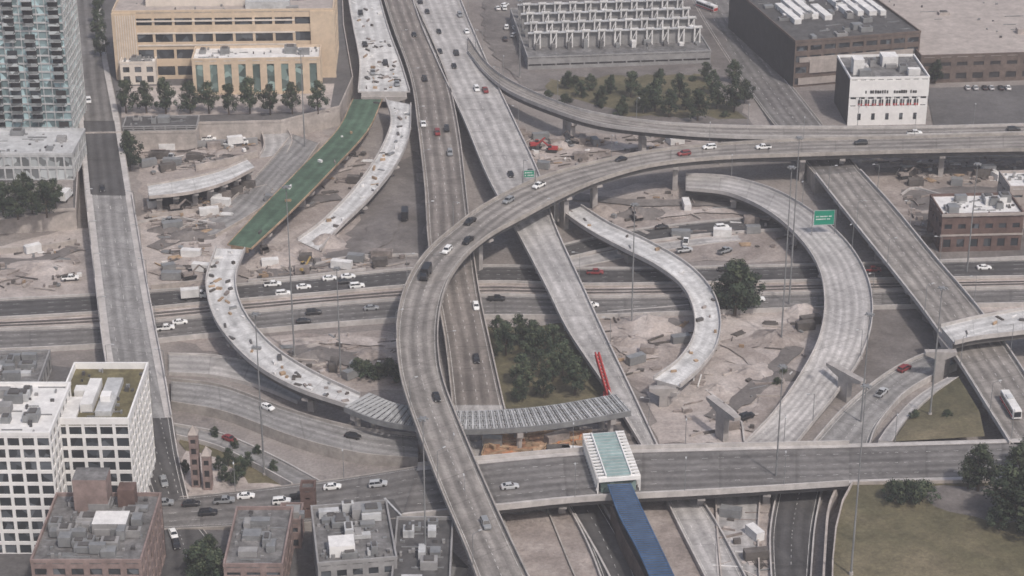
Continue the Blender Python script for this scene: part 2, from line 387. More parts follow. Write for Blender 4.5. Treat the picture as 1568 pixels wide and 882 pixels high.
patch('pavement',[(186,180),(505,170),(512,128),(186,132)],'dirt_pale',z=7.05,j=0)
patch('concrete_yard',[(-100,350),(112,322),(112,275),(-100,285)],'ground',z=7.05,j=0)
patch('lawn_terrace',[(1305,742),(1290,770),(1280,810),(1275,860),(1272,1000),(1750,1000),(1750,735)],'grass',z=7,j=0,ext=True)
patch('dirt_path',[(1400,745),(1640,742),(1640,790),(1520,800),(1430,775)],'dirt_dark',z=7.03,j=1)
patch('grass_slope',[(1368,676,6.6),(1390,642,5),(1435,600,4.5),(1468,577,5),(1500,630,6.5),(1508,668,6.8)],'grass',j=0)
ribbon('sidewalk',[(1345,674),(1362,650),(1400,610),(1450,578)],[(1366,676),(1385,645),(1430,602),(1468,577)],[6.6,5.2,4.8,5],'white_concrete','parapet',kerb=True,skirt=True,key='swk')
# ------------------------------------------------------------------ highways
I1T=[(-60,463),(150,452),(330,440),(500,425),(640,412),(760,408),(900,412),(1100,410),(1300,405),(1640,396)]
I1B=[(-60,492),(150,480),(330,464),(500,450),(640,438),(760,433),(900,437),(1100,434),(1300,430),(1640,424)]
I2T=[(-60,508),(150,500),(330,484),(500,468),(640,458),(760,453),(900,456),(1100,453),(1300,448),(1640,440)]
I2B=[(-60,540),(150,530),(330,513),(500,498),(640,488),(760,485),(900,485),(1100,478),(1300,472),(1640,465)]
ribbon('highway_westbound',I1T,I1B,0.9,'asphalt','parapet',0.8,skirt=True,lanes=4,key='i1')
ribbon('highway_eastbound',I2T,I2B,0.9,'asphalt_grey','parapet',0.8,skirt=True,lanes=4,key='i2')
ribbon('rail_median',[(a[0],a[1]+2) for a in I1B],[(a[0],a[1]-2) for a in I2T],0.6,'dirt_pale','wall_concrete',0.5,skirt=True,key='rail')
A,B,S=RIB['rail']; mb=MB()
for t in (.3,.4,.6,.7):
    P=[a.lerp(b,t)+Vector((0,0,.15)) for a,b in zip(A,B)]
    for p,q in zip(P[:-1],P[1:]): mb.beam(p,q,.15,.2,'girder')
mb.obj('railway_track')
ribbon('slip_road',[(850,378),(950,356),(1080,340),(1215,330)],[(868,396),(960,376),(1080,360),(1225,350)],0.5,'asphalt','parapet',0.6,skirt=True,lanes=2,key='slip')
ribbon('road_shoulder',[(868,398),(960,380),(1060,366),(1130,360)],[(880,410),(970,392),(1065,376),(1135,368)],0.3,'white_concrete','parapet',kerb=True)
ribbon('expressway_southbound',[(575,-40),(600,40),(628,120),(640,200),(650,290),(655,370),(668,450),(682,530),(692,620)],
  [(614,-40),(652,40),(685,120),(703,200),(714,290),(722,360),(735,450),(752,530),(772,620)],[7,7,7,7,7,7,6.5,3.2,.6],'brown_concrete','parapet_old',0.9,skirt=False,lanes=4,piers=38,key='A')
ribbon('expressway_southbound',[(692,620),(705,655),(762,780),(800,882),(835,980)],[(772,620),(782,650),(838,780),(880,882),(925,980)],[.6,.1,.1,.1,.1],'white_concrete','parapet_old',0.9,skirt=True,lanes=4,key='A2')
ribbon('expressway_northbound',[(618,-40),(645,40),(680,120),(712,190),(745,270),(785,345),(835,440),(870,510),(930,600),(985,690)],
  [(690,-40),(722,40),(757,120),(790,190),(826,268),(850,345),(893,440),(925,510),(968,600),(1010,690)],[7,7,7,7,7,7,7,6,3.5,1],'white_concrete','parapet',0.9,lanes=4,piers=38,key='B')
ribbon('expressway_northbound',[(985,690),(1030,790),(1085,900),(1120,980)],[(1020,690),(1090,790),(1150,900),(1190,980)],0.8,'white_concrete','parapet',0.9,skirt=True,lanes=3,key='B2')
ribbon('service_road',[(860,760),(905,850),(950,980)],[(915,760),(965,850),(1010,980)],0.5,'asphalt','parapet',0.9,skirt=True,lanes=2,key='svc')
ribbon('exit_road',[(1192,740),(1180,800),(1178,850),(1185,960)],[(1262,740),(1250,800),(1245,850),(1238,960)],0.7,'asphalt','parapet',0.9,skirt=True,lanes=2,key='ex')
ribbon('dirt_ramp',[(1095,760),(1098,830),(1110,960)],[(1165,760),(1162,830),(1168,960)],0.5,'white_concrete','wall_concrete',0.9,skirt=True,key='dr')
patch('gravel_ground',[(738,672),(905,662),(915,712),(745,716)],'gravel_orange',z=1.6,ext=True,side='wood')
# construction decks
ribbon('construction_deck',[(526,-40),(540,40),(550,95),(548,140)],[(572,-40),(594,40),(614,95),(628,140)],7.2,'new_deck','parapet',0.8,piers=35,key='cd')
ribbon('green_ramp',[(540,152),(515,200),(455,262),(400,318),(348,374)],[(586,152),(562,202),(505,264),(448,322),(386,380)],[7.2,7.4,7.8,8,8],'green_deck','wood',0.2,piers=36,pw=.3,key='gr')
ribbon('curved_ramp_deck',[(330,380),(315,430),(324,480),(350,522),(392,562),(455,597),(540,626)],[(376,382),(362,425),(370,468),(396,508),(430,540),(482,572),(552,605)],8,'new_deck','parapet',0.9,thick=2.4,piers=40,key='cw')
ribbon('ramp_deck',[(590,152),(598,190),(577,240),(542,290),(495,338),(455,368)],[(630,160),(627,208),(606,255),(566,305),(520,350),(490,384)],[7.2,7.2,6.5,5,2.6,.6],'new_deck','parapet',0.9,piers=36,key='rd')
ribbon('inner_ramp',[(890,316),(935,344),(992,370),(1052,405),(1090,445),(1104,490),(1097,532),(1072,566),(1042,592)],
  [(860,326),(902,355),(952,382),(1003,408),(1042,438),(1060,472),(1062,512),(1040,550),(1000,580)],[5,6,6.5,7,7,7,7,7,7],'new_deck','parapet',0.9,pierpts=[(960,375),(1070,440),(1083,500),(1022,583)],key='ir')
ribbon('east_ramp',[(1050,268),(1120,273),(1190,294),(1250,330),(1300,376),(1330,430),(1336,490),(1318,548),(1282,602),(1245,648),(1212,690)],
  [(1050,290),(1115,298),(1175,325),(1222,365),(1252,410),(1262,462),(1253,520),(1222,580),(1185,632),(1145,675),(1130,695)],[5,6,7,7,7,7,7,5,3,1.6,1],'white_concrete','parapet',0.9,piers=34,key='er')
ribbon('cross_street',[(1040,-40),(1070,20),(1120,100),(1165,165),(1205,215),(1248,268)],[(1110,-40),(1140,20),(1190,100),(1240,165),(1280,215),(1318,262)],[.3,.3,.3,.5,3,7],'asphalt_grey','parapet_old',kerb=True,skirt=True,lanes=4,key='cs')
ribbon('cross_street_bridge',[(1248,268),(1290,322),(1350,397),(1415,480),(1470,560),(1520,640),(1545,680)],[(1318,262),(1372,322),(1432,395),(1492,465),(1548,540),(1605,630),(1635,680)],7,'old_concrete','parapet',0.9,lanes=4,piers=36,key='csb')
ribbon('unfinished_ramp',[(1640,462),(1568,474),(1500,486),(1440,500)],[(1640,500),(1568,510),(1500,518),(1462,526)],12,'new_deck','parapet',0.9,thick=2.4,pierpts=[(1453,513),(1600,487)],key='ur')
ribbon('slip_ramp',[(1235,690),(1290,628),(1350,578),(1400,550),(1440,536)],[(1330,690),(1345,652),(1385,605),(1430,577),(1466,560)],[.8,.8,1,1.2,1.5],'bridge_grey','parapet',0.9,skirt=True,lanes=2,key='sr')
# streets
ribbon('street_west',[(-60,778),(225,765),(480,738),(640,714)],[(-60,822),(225,812),(480,800),(615,794)],[.3,.3,3,6.6],'asphalt_grey','parapet_old',kerb=True,skirt=True,lanes=4,key='hw')
ribbon('street_bridge',[(640,714),(735,704),(900,690),(1100,684),(1300,680)],[(615,794),(768,779),(900,766),(1100,755),(1300,742)],7,'asphalt_grey','parapet',1.2,thick=2.2,lanes=4,pierpts=[(700,740),(860,728),(1085,718),(1180,712)],key='hb')
ribbon('street_east',[(1300,680),(1400,677),(1568,672),(1700,667)],[(1300,742),(1400,739),(1568,735),(1700,732)],7,'asphalt_grey','parapet',kerb=True,skirt=True,lanes=4,key='he')
ribbon('avenue_north',[(100,-80),(110,60),(120,185)],[(148,-80),(160,60),(184,185)],7.4,'asphalt_grey','parapet_old',kerb=True,skirt=True,key='an')
ribbon('avenue_north',[(120,185),(125,240),(130,298)],[(184,185),(193,242),(203,300)],7.4,'asphalt','parapet_old',kerb=True,skirt=True,key='an2')
ribbon('avenue_bridge',[(130,298),(145,430),(162,560),(188,640)],[(203,300),(227,440),(252,570),(264,640)],[7.4,7.4,7.4,6],'bridge_grey','parapet',1.1,lanes=4,piers=40,key='ab')
ribbon('avenue_south',[(188,640),(210,700),(236,775)],[(264,640),(274,700),(290,768)],[6,3,.45],'asphalt','parapet',kerb=True,skirt=True,lanes=4,key='as')
ribbon('local_road',[(228,800),(235,840),(240,960)],[(300,796),(330,840),(365,960)],.45,'asphalt','parapet_old',kerb=True,lanes=2,key='lr')
for nmz,k,t0,t1 in (('sidewalk','ab',0.02,.15),('sidewalk','ab',.85,.98),('sidewalk','hb',.02,.09),('sidewalk','hb',.9,.98),('sidewalk','he',.02,.09),('sidewalk','he',.9,.98),('sidewalk','an2',.02,.12),('sidewalk','an2',.86,.98),('sidewalk','an',.02,.14),('sidewalk','an',.84,.98)):
    A,B,S=RIB[k]; mb=MB()
    for i in range(len(A)-1):
        up=Vector((0,0,.15)); q=[A[i].lerp(B[i],t0)+up,A[i].lerp(B[i],t1)+up,A[i+1].lerp(B[i+1],t1)+up,A[i+1].lerp(B[i+1],t0)+up]
        mb.face(q,'parapet')
        e0,e1=(q[1],q[2]) if t0<.5 else (q[0],q[3]); mb.face([e0,e1,e1-up,e0-up],'parapet')
    mb.obj(nmz)
ribbon('frontage_ramp',[(262,582),(340,592),(440,628),(540,655),(640,668)],[(262,618),(345,634),(450,672),(550,697),(640,705)],[2,2.2,2.6,2.6,2],'bridge_grey','parapet_old',0.8,skirt=True,lanes=2,key='fr')
ribbon('frontage_road',[(266,650),(340,665),(420,700),(490,738)],[(270,668),(330,684),(390,712),(446,742)],[1,1,1.5,2.5],'bridge_grey','parapet',0.6,skirt=True,key='fr2')
ribbon('concrete_ramp',[(258,542),(330,545),(410,562),(470,590)],[(258,572),(325,576),(395,592),(455,616)],[.6,.6,.6,.6],'white_concrete','parapet',0.5,skirt=True,key='cr2')
ribbon('loop_ramp',[(1640,205),(1568,206),(1400,211),(1230,215),(1100,222),(1000,232),(900,252),(820,276),(750,310),(700,345),(650,390),(620,440),(607,500),(610,560),(622,612),(650,690),(682,770),(716,850),(745,930)],
  [(1640,229),(1568,230),(1400,233),(1230,238),(1100,243),(1000,254),(920,276),(860,302),(800,334),(750,362),(712,395),(686,435),(673,485),(672,540),(682,592),(712,668),(745,745),(780,822),(825,915)],
  [12,12,12,12,12.5,13,14,14.5,15,15,15,15,15,14.5,14,13.5,13,12.5,12],'old_concrete','parapet_old',0.95,thick=2.3,lanes=2,
  pierpts=[(1440,222),(1297,225),(1232,226),(1040,240),(915,264),(860,285),(735,352),(650,450),(640,520),(660,640),(760,830)],key='loop')
ribbon('flyover_ramp',[(716,58),(742,95),(776,122),(830,148),(900,172),(1000,188),(1100,194),(1230,196),(1400,196),(1568,192),(1640,191)],
  [(716,80),(742,112),(780,142),(846,170),(920,192),(1020,204),(1110,210),(1230,212),(1400,209),(1568,205),(1640,204)],[7.5,8,9,10,11,12,12,12,12,12,12],'old_concrete','parapet',0.95,thick=2.2,pierpts=[(868,170),(985,195),(1100,203)],lanes=2,key='fly')
# curved colonnade viaduct in the construction pit
ribbon('retaining_viaduct',[(226,284),(285,274),(335,262),(378,244)],[(228,303),(290,296),(345,281),(392,258)],7,'new_deck','wall_concrete',0.6,thick=1.0,piers=6,key='rv',n=12)
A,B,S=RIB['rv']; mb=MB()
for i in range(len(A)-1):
    mb.beam((A[i].lerp(B[i],.35)).xy.to_3d()+Vector((0,0,2.9)),(A[i+1].lerp(B[i+1],.35)).xy.to_3d()+Vector((0,0,2.9)),.5,5.8,'dark_wall')  # back wall coloured near black, painting the shade in the column openings
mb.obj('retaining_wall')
ribbon('haul_road',[(448,205),(400,262),(340,318),(275,352)],[(490,220),(438,290),(385,330),(330,362)],[1.5,.8,.4,.4],'bridge_grey','wall_concrete',.7,skirt=True,key='haul')
ribbon('earth_ramp',[(398,196),(404,222),(396,242)],[(440,196),(448,216),(440,236)],[3,1.6,.5],'white_concrete','wall_concrete',.7,skirt=True,key='er2')
wall('retaining_wall',[(228,334),(300,326),(350,314)],1.6,.5,'wall_concrete')
wall('retaining_wall',[(395,222),(330,226),(240,230)],3.0,.6,'grey_wall')
wall('retaining_wall',[(395,240),(360,250),(300,262)],2.5,.5,'wall_concrete')
wall('retaining_wall',[(232,445),(330,435)],2,.5,'wall_concrete')
wall('retaining_wall',[(1255,1000),(1262,860),(1268,800),(1285,760)],5,.6,'wall_concrete')
wall('retaining_wall',[(-60,392),(60,384),(118,374)],2,.6,'wall_concrete')
# unfinished girders
def girders(name,C,z,wd,nb=5):
    P=cr([G(u,v,z) for u,v in C],8); mb=MB(); last=None; acc=0
    for i,p in enumerate(P):
        d=(P[min(i+1,len(P)-1)]-P[max(i-1,0)]).normalized(); n=Vector((-d.y,d.x,0)); row=[p+n*(wd*(k/(nb-1)-.5)) for k in range(nb)]
        if last:
            for a,b in zip(last,row): mb.beam(a,b,.45,1.6,'steel')
            mb.beam(row[0],row[-1],.25,.8,'steel_light')
            mid=[(a+b)/2+Vector((0,0,.75)) for a,b in zip(last,row)]; mb.beam(mid[0],mid[-1],.3,.2,'steel_light')
            for f in (0.2,.4,.6,.8):
                a=last[0].lerp(row[0],f)+Vector((0,0,.9)); b=last[-1].lerp(row[-1],f)+Vector((0,0,.9)); mb.beam(a,b,.15,.15,'steel_light')
        last=row
    for k in (2,len(P)//3,2*len(P)//3,len(P)-3):
        p=P[k]; d=(P[k+1]-P[k-1]).normalized(); n=Vector((-d.y,d.x,0))
        mb.beam(p-n*wd*.5-Vector((0,0,1.8)),p+n*wd*.5-Vector((0,0,1.8)),1.6,1.6,'pier_concrete')
        for s_ in (-.3,.3): mb.cyl((p+n*wd*s_).xy.to_3d(),p+n*wd*s_-Vector((0,0,2)),.8,.8,'pier_concrete')
    return mb.obj(name)
girders('steel_girder_bridge',[(546,616),(600,636),(680,646),(760,646),(850,638),(955,620)],8,10)
def tpier(u,v,h,wd,ang=0):
    c=G(u,v,0); mb=MB(c,(math.cos(ang),math.sin(ang),0),(-math.sin(ang),math.cos(ang),0))
    mb.box(-wd*.14,wd*.14,-.9,.9,-.2,h-2.4,'pier_concrete')
    mb.hexa([(-wd*.14,-1,h-2.4),(wd*.14,-1,h-2.4),(wd*.14,1,h-2.4),(-wd*.14,1,h-2.4),(-wd/2,-1,h-.9),(wd/2,-1,h-.9),(wd/2,1,h-.9),(-wd/2,1,h-.9)],'pier_concrete')
    mb.box(-wd/2,wd/2,-1,1,h-.9,h,'pier_concrete'); return mb.obj('bridge_pier')
tpier(1105,672,10,14,math.radians(-62)); tpier(1292,612,9,14,math.radians(-55)); tpier(1015,622,6,8,0)
tpier(1436,585,10,9,0)
# ------------------------------------------------------------------ buildings
def building(name,p0,p1,vtop,depth,zb=0,fh=3.6,bay=4,pw=.8,sh=1.2,wallm='white_wall',gl='glass_dark',roof='roof_grey',units=6,side=True,par=.9,sidem=None,unitm='steel_light',small=30):
    a=G(p0[0],p0[1],zb); b=G(p1[0],p1[1],zb); ex=(b-a); Wd=ex.length; ex.normalize(); ey=Vector((-ex.y,ex.x,0))
    Hh=hgt((p0[0]+p1[0])/2,(p0[1]+p1[1])/2,zb,vtop)
    mb=MB((a.x,a.y,zb),ex,ey)
    mb.box(.35,Wd-.35,.35,depth-.35,-.2,Hh-.3,gl)
    nf=max(1,round(Hh/fh)); nb=max(1,round(Wd/bay)); nd=max(1,round(depth/bay)); f=Hh/nf
    wm=wallm; sm=sidem or wallm
    for i in range(nb+1):
        x=Wd*i/nb; x0=max(0,x-pw/2); x1=min(Wd,x+pw/2); mb.box(x0,x1,.0,.45,0,Hh-.05,wm)
    for k in range(nf+1):
        z=min(Hh,f*k); z0=max(0,z-sh/2) if k<nf else Hh-sh*.8; z1=z+sh/2 if k<nf else Hh-.05
        mb.box(.06,Wd-.06,.06,.5,z0,z1,wm)
    for xs,xe in ((0,.45),(Wd-.45,Wd)):
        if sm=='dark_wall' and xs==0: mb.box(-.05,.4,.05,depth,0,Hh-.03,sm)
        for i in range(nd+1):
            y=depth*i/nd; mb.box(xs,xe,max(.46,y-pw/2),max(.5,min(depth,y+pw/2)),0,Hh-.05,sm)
        for k in range(nf+1):
            z=min(Hh,f*k); z0=max(0,z-sh/2) if k<nf else Hh-sh*.8; z1=z+sh/2 if k<nf else Hh-.05
            mb.box(xs+.05,xe-.02 if xs==0 else xe-.05,.5,depth-.06,z0,z1,sm)
    mb.box(0,Wd,depth-.4,depth+.02,0,Hh-.06,sm)
    mb.box(.02,Wd-.02,.02,depth-.02,Hh-.3,Hh,roof)
    for (x0,x1,y0,y1) in ((-.1,Wd+.1,-.1,.35),(-.1,Wd+.1,depth-.35,depth+.1),(-.1,.35,.35,depth-.35),(Wd-.35,Wd+.1,.35,depth-.35)):
        mb.box(x0,x1,y0,y1,Hh,Hh+par,wm)
    for i in range(units):
        sx,sy,hz=R.uniform(1.5,5),R.uniform(1.5,4),R.uniform(.8,2.6); x=R.uniform(1.5,max(1.6,Wd-sx-1.5)); y=R.uniform(1.5,max(1.6,depth-sy-1.5))
        z=Hh+.01*i; mb.box(x,x+sx,y,y+sy,z,z+hz,R.choice([unitm,'steel','steel','grey_wall']))
        if R.random()<.5: mb.box(x+sx*.2,x+sx*.8,y+sy*.2,y+sy*.8,z+hz,z+hz+.4,'girder')
    for i in range(small):
        x=R.uniform(1,Wd-1.6); y=R.uniform(1,depth-1.6)
        if i%3: mb.box(x,x+R.uniform(.3,1),y,y+R.uniform(.3,1),Hh,Hh+R.uniform(.3,1.1),R.choice(['steel','grey_wall','roof_dark']))
        else:
            l=R.uniform(2,8)
            if x+l<Wd-1: mb.box(x,x+l,y,y+.25,Hh+.02,Hh+.3,'steel')
    return mb,Wd,Hh
# glass tower
mb,Wd,Hh=building('t',(-70,208),(113,208),-120,26,7,3.0,3.0,.22,.6,'steel_light','glass_tower','roof_grey',0)
for k in range(1,int(Hh/3)):
    for j_,x0 in enumerate((Wd*.12,Wd*.40,Wd*.56,Wd*.72,Wd*.93)):
        if R.random()<.08: continue
        mb.box(x0-2.0,x0+1.8,-1.6,-.02,k*3-.15,k*3+.05,'steel_light'); mb.box(x0-2.0,x0+1.8,-1.65,-1.58,k*3+.05,k*3+1.1,'glass_grey')
        mb.box(x0-1.9,x0+1.7,-.04,-.01,k*3+.05,k*3+2.5,'dark_wall' if R.random()<.6 else 'glass_dark')
mb.obj('glass_tower')
mb,Wd,Hh=building('p',(-70,276),(114,276),238,24,7,5,3,.5,.9,'steel_light','glass_grey','steel_light',5,unitm='steel_light'); mb.obj('podium_building')
# beige institutional block
mb,Wd,Hh=building('b',(180,122),(514,118),18,34,7,6.5,8,1.0,3.0,'beige_wall','glass_dark','roof_tan',9)
mb.box(-.3,9,-.5,0,0,Hh,'beige_wall'); mb.box(Wd-9,Wd+.3,-.5,0,0,Hh,'beige_wall')
for z in (Hh*.5,Hh*.68,Hh*.86): mb.box(9,Wd*.93-9,-.25,-.01,z,z+.6,'beige_trim')
mb.box(12,Wd-30,8,26,Hh,Hh+5,'beige_trim','roof_white'); mb.box(Wd*.6,Wd*.8,3,9,Hh,Hh+3,'steel_light')
for i in range(9): mb.box(1+i*.9,1.4+i*.9,-.7,-.5,0,Hh-1,'beige_trim')
mb.obj('beige_office_building')
mb,Wd,Hh=building('b2',(297,146),(492,143),92,15,7,13,5.6,2.6,2.0,'beige_wall','glass_teal','roof_white',5); mb.obj('beige_hall_building')
mb,Wd,Hh=building('b3',(186,130),(240,129),98,10,7,5,5,2,1.5,'beige_trim','glass_dark','roof_white',2); mb.obj('entrance_pavilion')
mb,Wd,Hh=building('sh',(188,202),(302,200),194,11,7,3,4,.6,1.0,'grey_wall','dark_wall','roof_dark',3,par=.3,unitm='steel',small=12); mb.obj('low_shed')
# low grey parking / substation block with framed screens
mb,Wd,Hh=building('s',(808,108),(1088,98),84,66,0,6,6,.6,3.4,'grey_wall','dark_wall','roof_grey',22,par=.5,unitm='steel')
for r_ in range(4):
    y=12+r_*13
    mb.box(2,Wd-2,y+1.2,y+1.6,Hh,Hh+6.2,'grey_wall'); mb.box(1.5,Wd-1.5,y-.4,y+1.2,Hh+6.2,Hh+6.6,'steel_light')
    for c_ in range(11):
        x=4+c_*(Wd-9)/10
        for dx in (0,2.2): mb.box(x+dx,x+dx+.55,y-.5,y,Hh,Hh+6.2,'roof_white')
        mb.beam((x+.1,y-.25,Hh+.5),(x+2.4,y-.25,Hh+6),.3,.3,'roof_white'); mb.box(x+.2,x+1.9,y-3.5,y-1,Hh,Hh+R.uniform(1,4),R.choice(['steel','roof_grey','roof_white']))
        mb.box(x-.3,x+3.2,y-.6,y-.1,Hh+6.6,Hh+7.4,'roof_white')
mb.obj('parking_structure')
# white sign building
mb,Wd,Hh=building('w',(1297,192),(1417,190),121,26,0,4.7,3.2,1.2,2.4,'white_wall','glass_dark','roof_grey',9,sidem='dark_wall',unitm='roof_white')  # side walls coloured dark: shade on the unlit left side painted in
mb.box(-.05,Wd+.05,-.25,-.02,Hh*.62,Hh*.98,'white_wall')
for i in range(22):
    if i in (1,10,11,18): continue
    x=Wd*.2+i*Wd*.66/22; mb.box(x,x+R.uniform(.45,.8),-.4,-.26,Hh*.70,Hh*.70+R.uniform(.9,1.25),'dark_wall')
mb.box(0,Wd,-.22,-.02,0,Hh*.36,'white_wall')
for i in range(9):
    x=Wd*.12+i*Wd*.8/9; mb.box(x,x+1.5,-.3,-.03,Hh*.43,Hh*.475,'red'); mb.box(x,x+1.5,-.34,-.04,Hh*.48,Hh*.56,'glass_dark'); mb.box(x+.65,x+.85,-.42,-.02,Hh*.40,Hh*.60,'white_wall')
    if i%2==0: mb.box(x,x+1.3,-.28,-.03,Hh*.12,Hh*.26,'glass_dark')
mb.box(-.02,Wd+.02,-.24,-.02,Hh*.36,Hh*.42,'white_wall')
mb.box(2,6,5,10,Hh,Hh+6,'roof_white'); mb.box(Wd*.5,Wd*.7,14,20,Hh,Hh+4,'roof_white')
mb.obj('white_sign_building')
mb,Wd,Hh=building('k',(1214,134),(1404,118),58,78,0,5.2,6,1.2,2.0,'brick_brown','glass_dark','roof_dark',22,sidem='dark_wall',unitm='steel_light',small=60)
for i in range(8):
    x=8+i*4.6+(6 if i>3 else 0); y=20+R.uniform(0,8); l=R.uniform(16,30); mb.box(x,x+R.uniform(2.2,3.4),y,y+l,Hh,Hh+2.0,'roof_white'); mb.box(x-1,x+3.8,y+l*.4,y+l*.5,Hh,Hh+1.2,'roof_white')
mb.box(2,Wd*.95,-.3,-.02,Hh*.55,Hh*.66,'roof_tan'); mb.box(2,Wd*.95,-.3,-.02,Hh*.05,Hh*.2,'roof_tan'); mb.box(Wd*.12,Wd*.35,-.5,-.3,Hh*.3,Hh*.6,'roof_tan')
mb.obj('brick_office_building')
mb,Wd,Hh=building('wh',(1407,128),(1660,120),84,110,0,6,7,2.5,3,'brick_brown','dark_wall','roof_tan',7,unitm='roof_tan'); mb.obj('warehouse_building')
mb,Wd,Hh=building('rb',(1438,387),(1562,384),330,17,0,6.0,4.2,2.0,3.6,'brick','glass_dark','roof_white',12,unitm='roof_white'); mb.box(-.2,Wd+.2,-.2,-.02,Hh*.45,Hh*.5,'roof_tan'); mb.box(-.3,Wd+.3,-.5,-.12,Hh,Hh+.9,'roof_tan'); mb.obj('brick_building')
mb,Wd,Hh=building('rb2',(1540,350),(1640,348),288,14,0,4.5,5,2,3,'roof_tan','glass_dark','roof_white',6,unitm='roof_white'); mb.obj('brick_building')
mb,Wd,Hh=building('g1',(-60,850),(96,850),667,26,0,3.4,3.5,.75,.9,'white_wall','glass_dark','roof_white',16,unitm='steel_light'); mb.obj('white_apartment_building')
mb,Wd,Hh=building('g2',(96,812),(212,812),650,30,0,3.4,3.5,.75,.9,'white_wall','glass_dark','roof_green',0,par=1.8)
mb.box(6,9,6,20,Hh,Hh+2.4,'roof_white'); mb.box(10,14,4,22,Hh,Hh+1.5,'steel_light'); mb.box(3,6,14,17,Hh,Hh+2,'roof_white'); mb.box(10.5,13,9,12,Hh+1.5,Hh+3,'white_wall')
mb.box(.4,5.6,.4,13,Hh,Hh+.8,'roof_white')
mb.obj('white_apartment_building')
mb,Wd,Hh=building('lw',(-60,620),(62,618),590,20,0,4,4,1,1.5,'grey_wall','glass_dark','roof_grey',14); mb.obj('low_building')
# lower-left roofs
mb,Wd,Hh=building('q1',(58,960),(225,960),862,30,0,4,4,1.4,2,'brick_pink','glass_dark','roof_grey',36,small=70,unitm='grey_wall'); mb.box(6,14,22,28,Hh,Hh+9,'brick_pink','roof_grey'); mb.box(16,20,24,28,Hh,Hh+5,'brick'); mb.box(12,20,12,18,Hh,Hh+3,'grey_wall','roof_white'); mb.obj('brick_loft_building')
mb,Wd,Hh=building('q2',(346,925),(436,925),868,26,0,4,4,1.4,2,'brick_pink','glass_dark','roof_grey',8,unitm='grey_wall'); mb.obj('brick_loft_building')
mb,Wd,Hh=building('q3',(428,842),(462,842),800,8,0,4,4,1.4,2,'brick_pink','glass_dark','roof_grey',2,small=3); mb.obj('brick_house')
mb,Wd,Hh=building('q4',(462,808),(484,808),752,4,0,4,4,2.5,3,'brick','brick','roof_grey',0,small=0); mb.obj('brick_chimney_tower')
mb,Wd,Hh=building('q5',(490,940),(610,930),862,26,0,4,4,1.4,2,'grey_wall','glass_dark','roof_grey',22,unitm='steel_light',small=60); mb.box(3,9,3,8,Hh,Hh+3,'white_wall','roof_white'); mb.obj('commercial_building')
mb,Wd,Hh=building('q6',(600,960),(690,960),900,30,0,4,4,1.4,2,'grey_wall','glass_dark','roof_dark',8); mb.obj('commercial_building')
for u_,v_,vt_ in ((300,748,668),(318,752,700)):
    mb,Wd,Hh=building('q7',(u_-6,v_),(u_+7,v_),vt_,2.6,0,3,2,.9,1.4,'brick_pink','dark_wall','roof_tan',0,small=0,par=.3)
    mb.hexa([(-.2,-.2,Hh+.3),(Wd+.2,-.2,Hh+.3),(Wd+.2,2.8,Hh+.3),(-.2,2.8,Hh+.3),(Wd*.45,1.2,Hh+2.4),(Wd*.55,1.2,Hh+2.4),(Wd*.55,1.4,Hh+2.4),(Wd*.45,1.4,Hh+2.4)],'roof_tan'); mb.obj('brick_clock_tower')
c0=G(590,800,0);c1=G(690,905,0); mb=MB()
d=(c1-c0).normalized(); n=Vector((-d.y,d.x,0))*5
for s_ in (1,-1):
    mb.face([c0+Vector((0,0,7)),c1+Vector((0,0,7)),c1+n*s_+Vector((0,0,5)),c0+n*s_+Vector((0,0,5))][::s_],'roof_dark')
    mb.face([c0+n*s_*.9,c1+n*s_*.9,c1+n*s_*.9+Vector((0,0,5)),c0+n*s_*.9+Vector((0,0,5))],'grey_wall')
for c in (c0,c1): mb.face([c-n*.9,c+n*.9,c+n*.9+Vector((0,0,5)),c+Vector((0,0,7)),c-n*.9+Vector((0,0,5))],'grey_wall')
mb.beam(c0+Vector((0,0,7.05)),c1+Vector((0,0,7.05)),.5,.3,'steel_light'); mb.obj('platform_shelter')
def station():
    a=G(916,757,7); b=G(979,752,7); k=G(893,688,7); mb=MB()
    Hs=4.2
    ex=(b-a).normalized(); ey=(k-a).normalized(); Wd=(b-a).length; D=(k-a).length; mb.frame((a.x,a.y,7),ex,ey)
    mb.box(.8,Wd-.8,.6,D-.6,0,Hs-.4,'glass_teal')
    mb.box(0,Wd,0,.5,Hs-.8,Hs+.3,'white_wall'); mb.box(0,Wd,D-.5,D,Hs-.8,Hs+.3,'white_wall')
    mb.box(2.2,Wd-2.2,.5,D-.5,Hs-.1,Hs+.5,'glass_roof')
    mb.box(1.9,2.2,.5,D-.5,Hs-.1,Hs+.9,'white_wall'); mb.box(Wd-2.2,Wd-1.9,.5,D-.5,Hs-.1,Hs+.9,'white_wall')
    nn=14
    for i in range(nn+1):
        y=.3+i*(D-.8)/nn
        for x0,x1,xp in ((-.2,1.9,-.2),(Wd-1.9,Wd+.2,Wd)):
            mb.box(x0,x1,y,y+.55,Hs+.1,Hs+.5,'white_wall'); mb.box(xp,xp+.3,y,y+.5,0,Hs+.1,'white_wall')
        mb.box(2.2,Wd-2.2,y+.1,y+.2,Hs+.5,Hs+.6,'steel_light')
    return mb.obj('station_entrance')
station()
ribbon('station_walkway_roof',[(930,742),(948,790),(975,840),(1002,900),(1030,970)],[(966,740),(988,788),(1012,838),(1040,898),(1070,968)],[10,9.5,9,8.5,8],'blue_roof','blue_roof',.12,thick=1,pw=.3,key='st',girder='steel_light')
A,B,S=RIB['st']; mb=MB()
for i in range(len(A)-1):
    for f in (0,.5):
        a=A[i].lerp(A[i+1],f)+Vector((0,0,.06)); b=B[i].lerp(B[i+1],f)+Vector((0,0,.06)); mb.beam(a.lerp(b,.06),a.lerp(b,.94),.12,.1,'girder')
mb.obj('roof_seams')
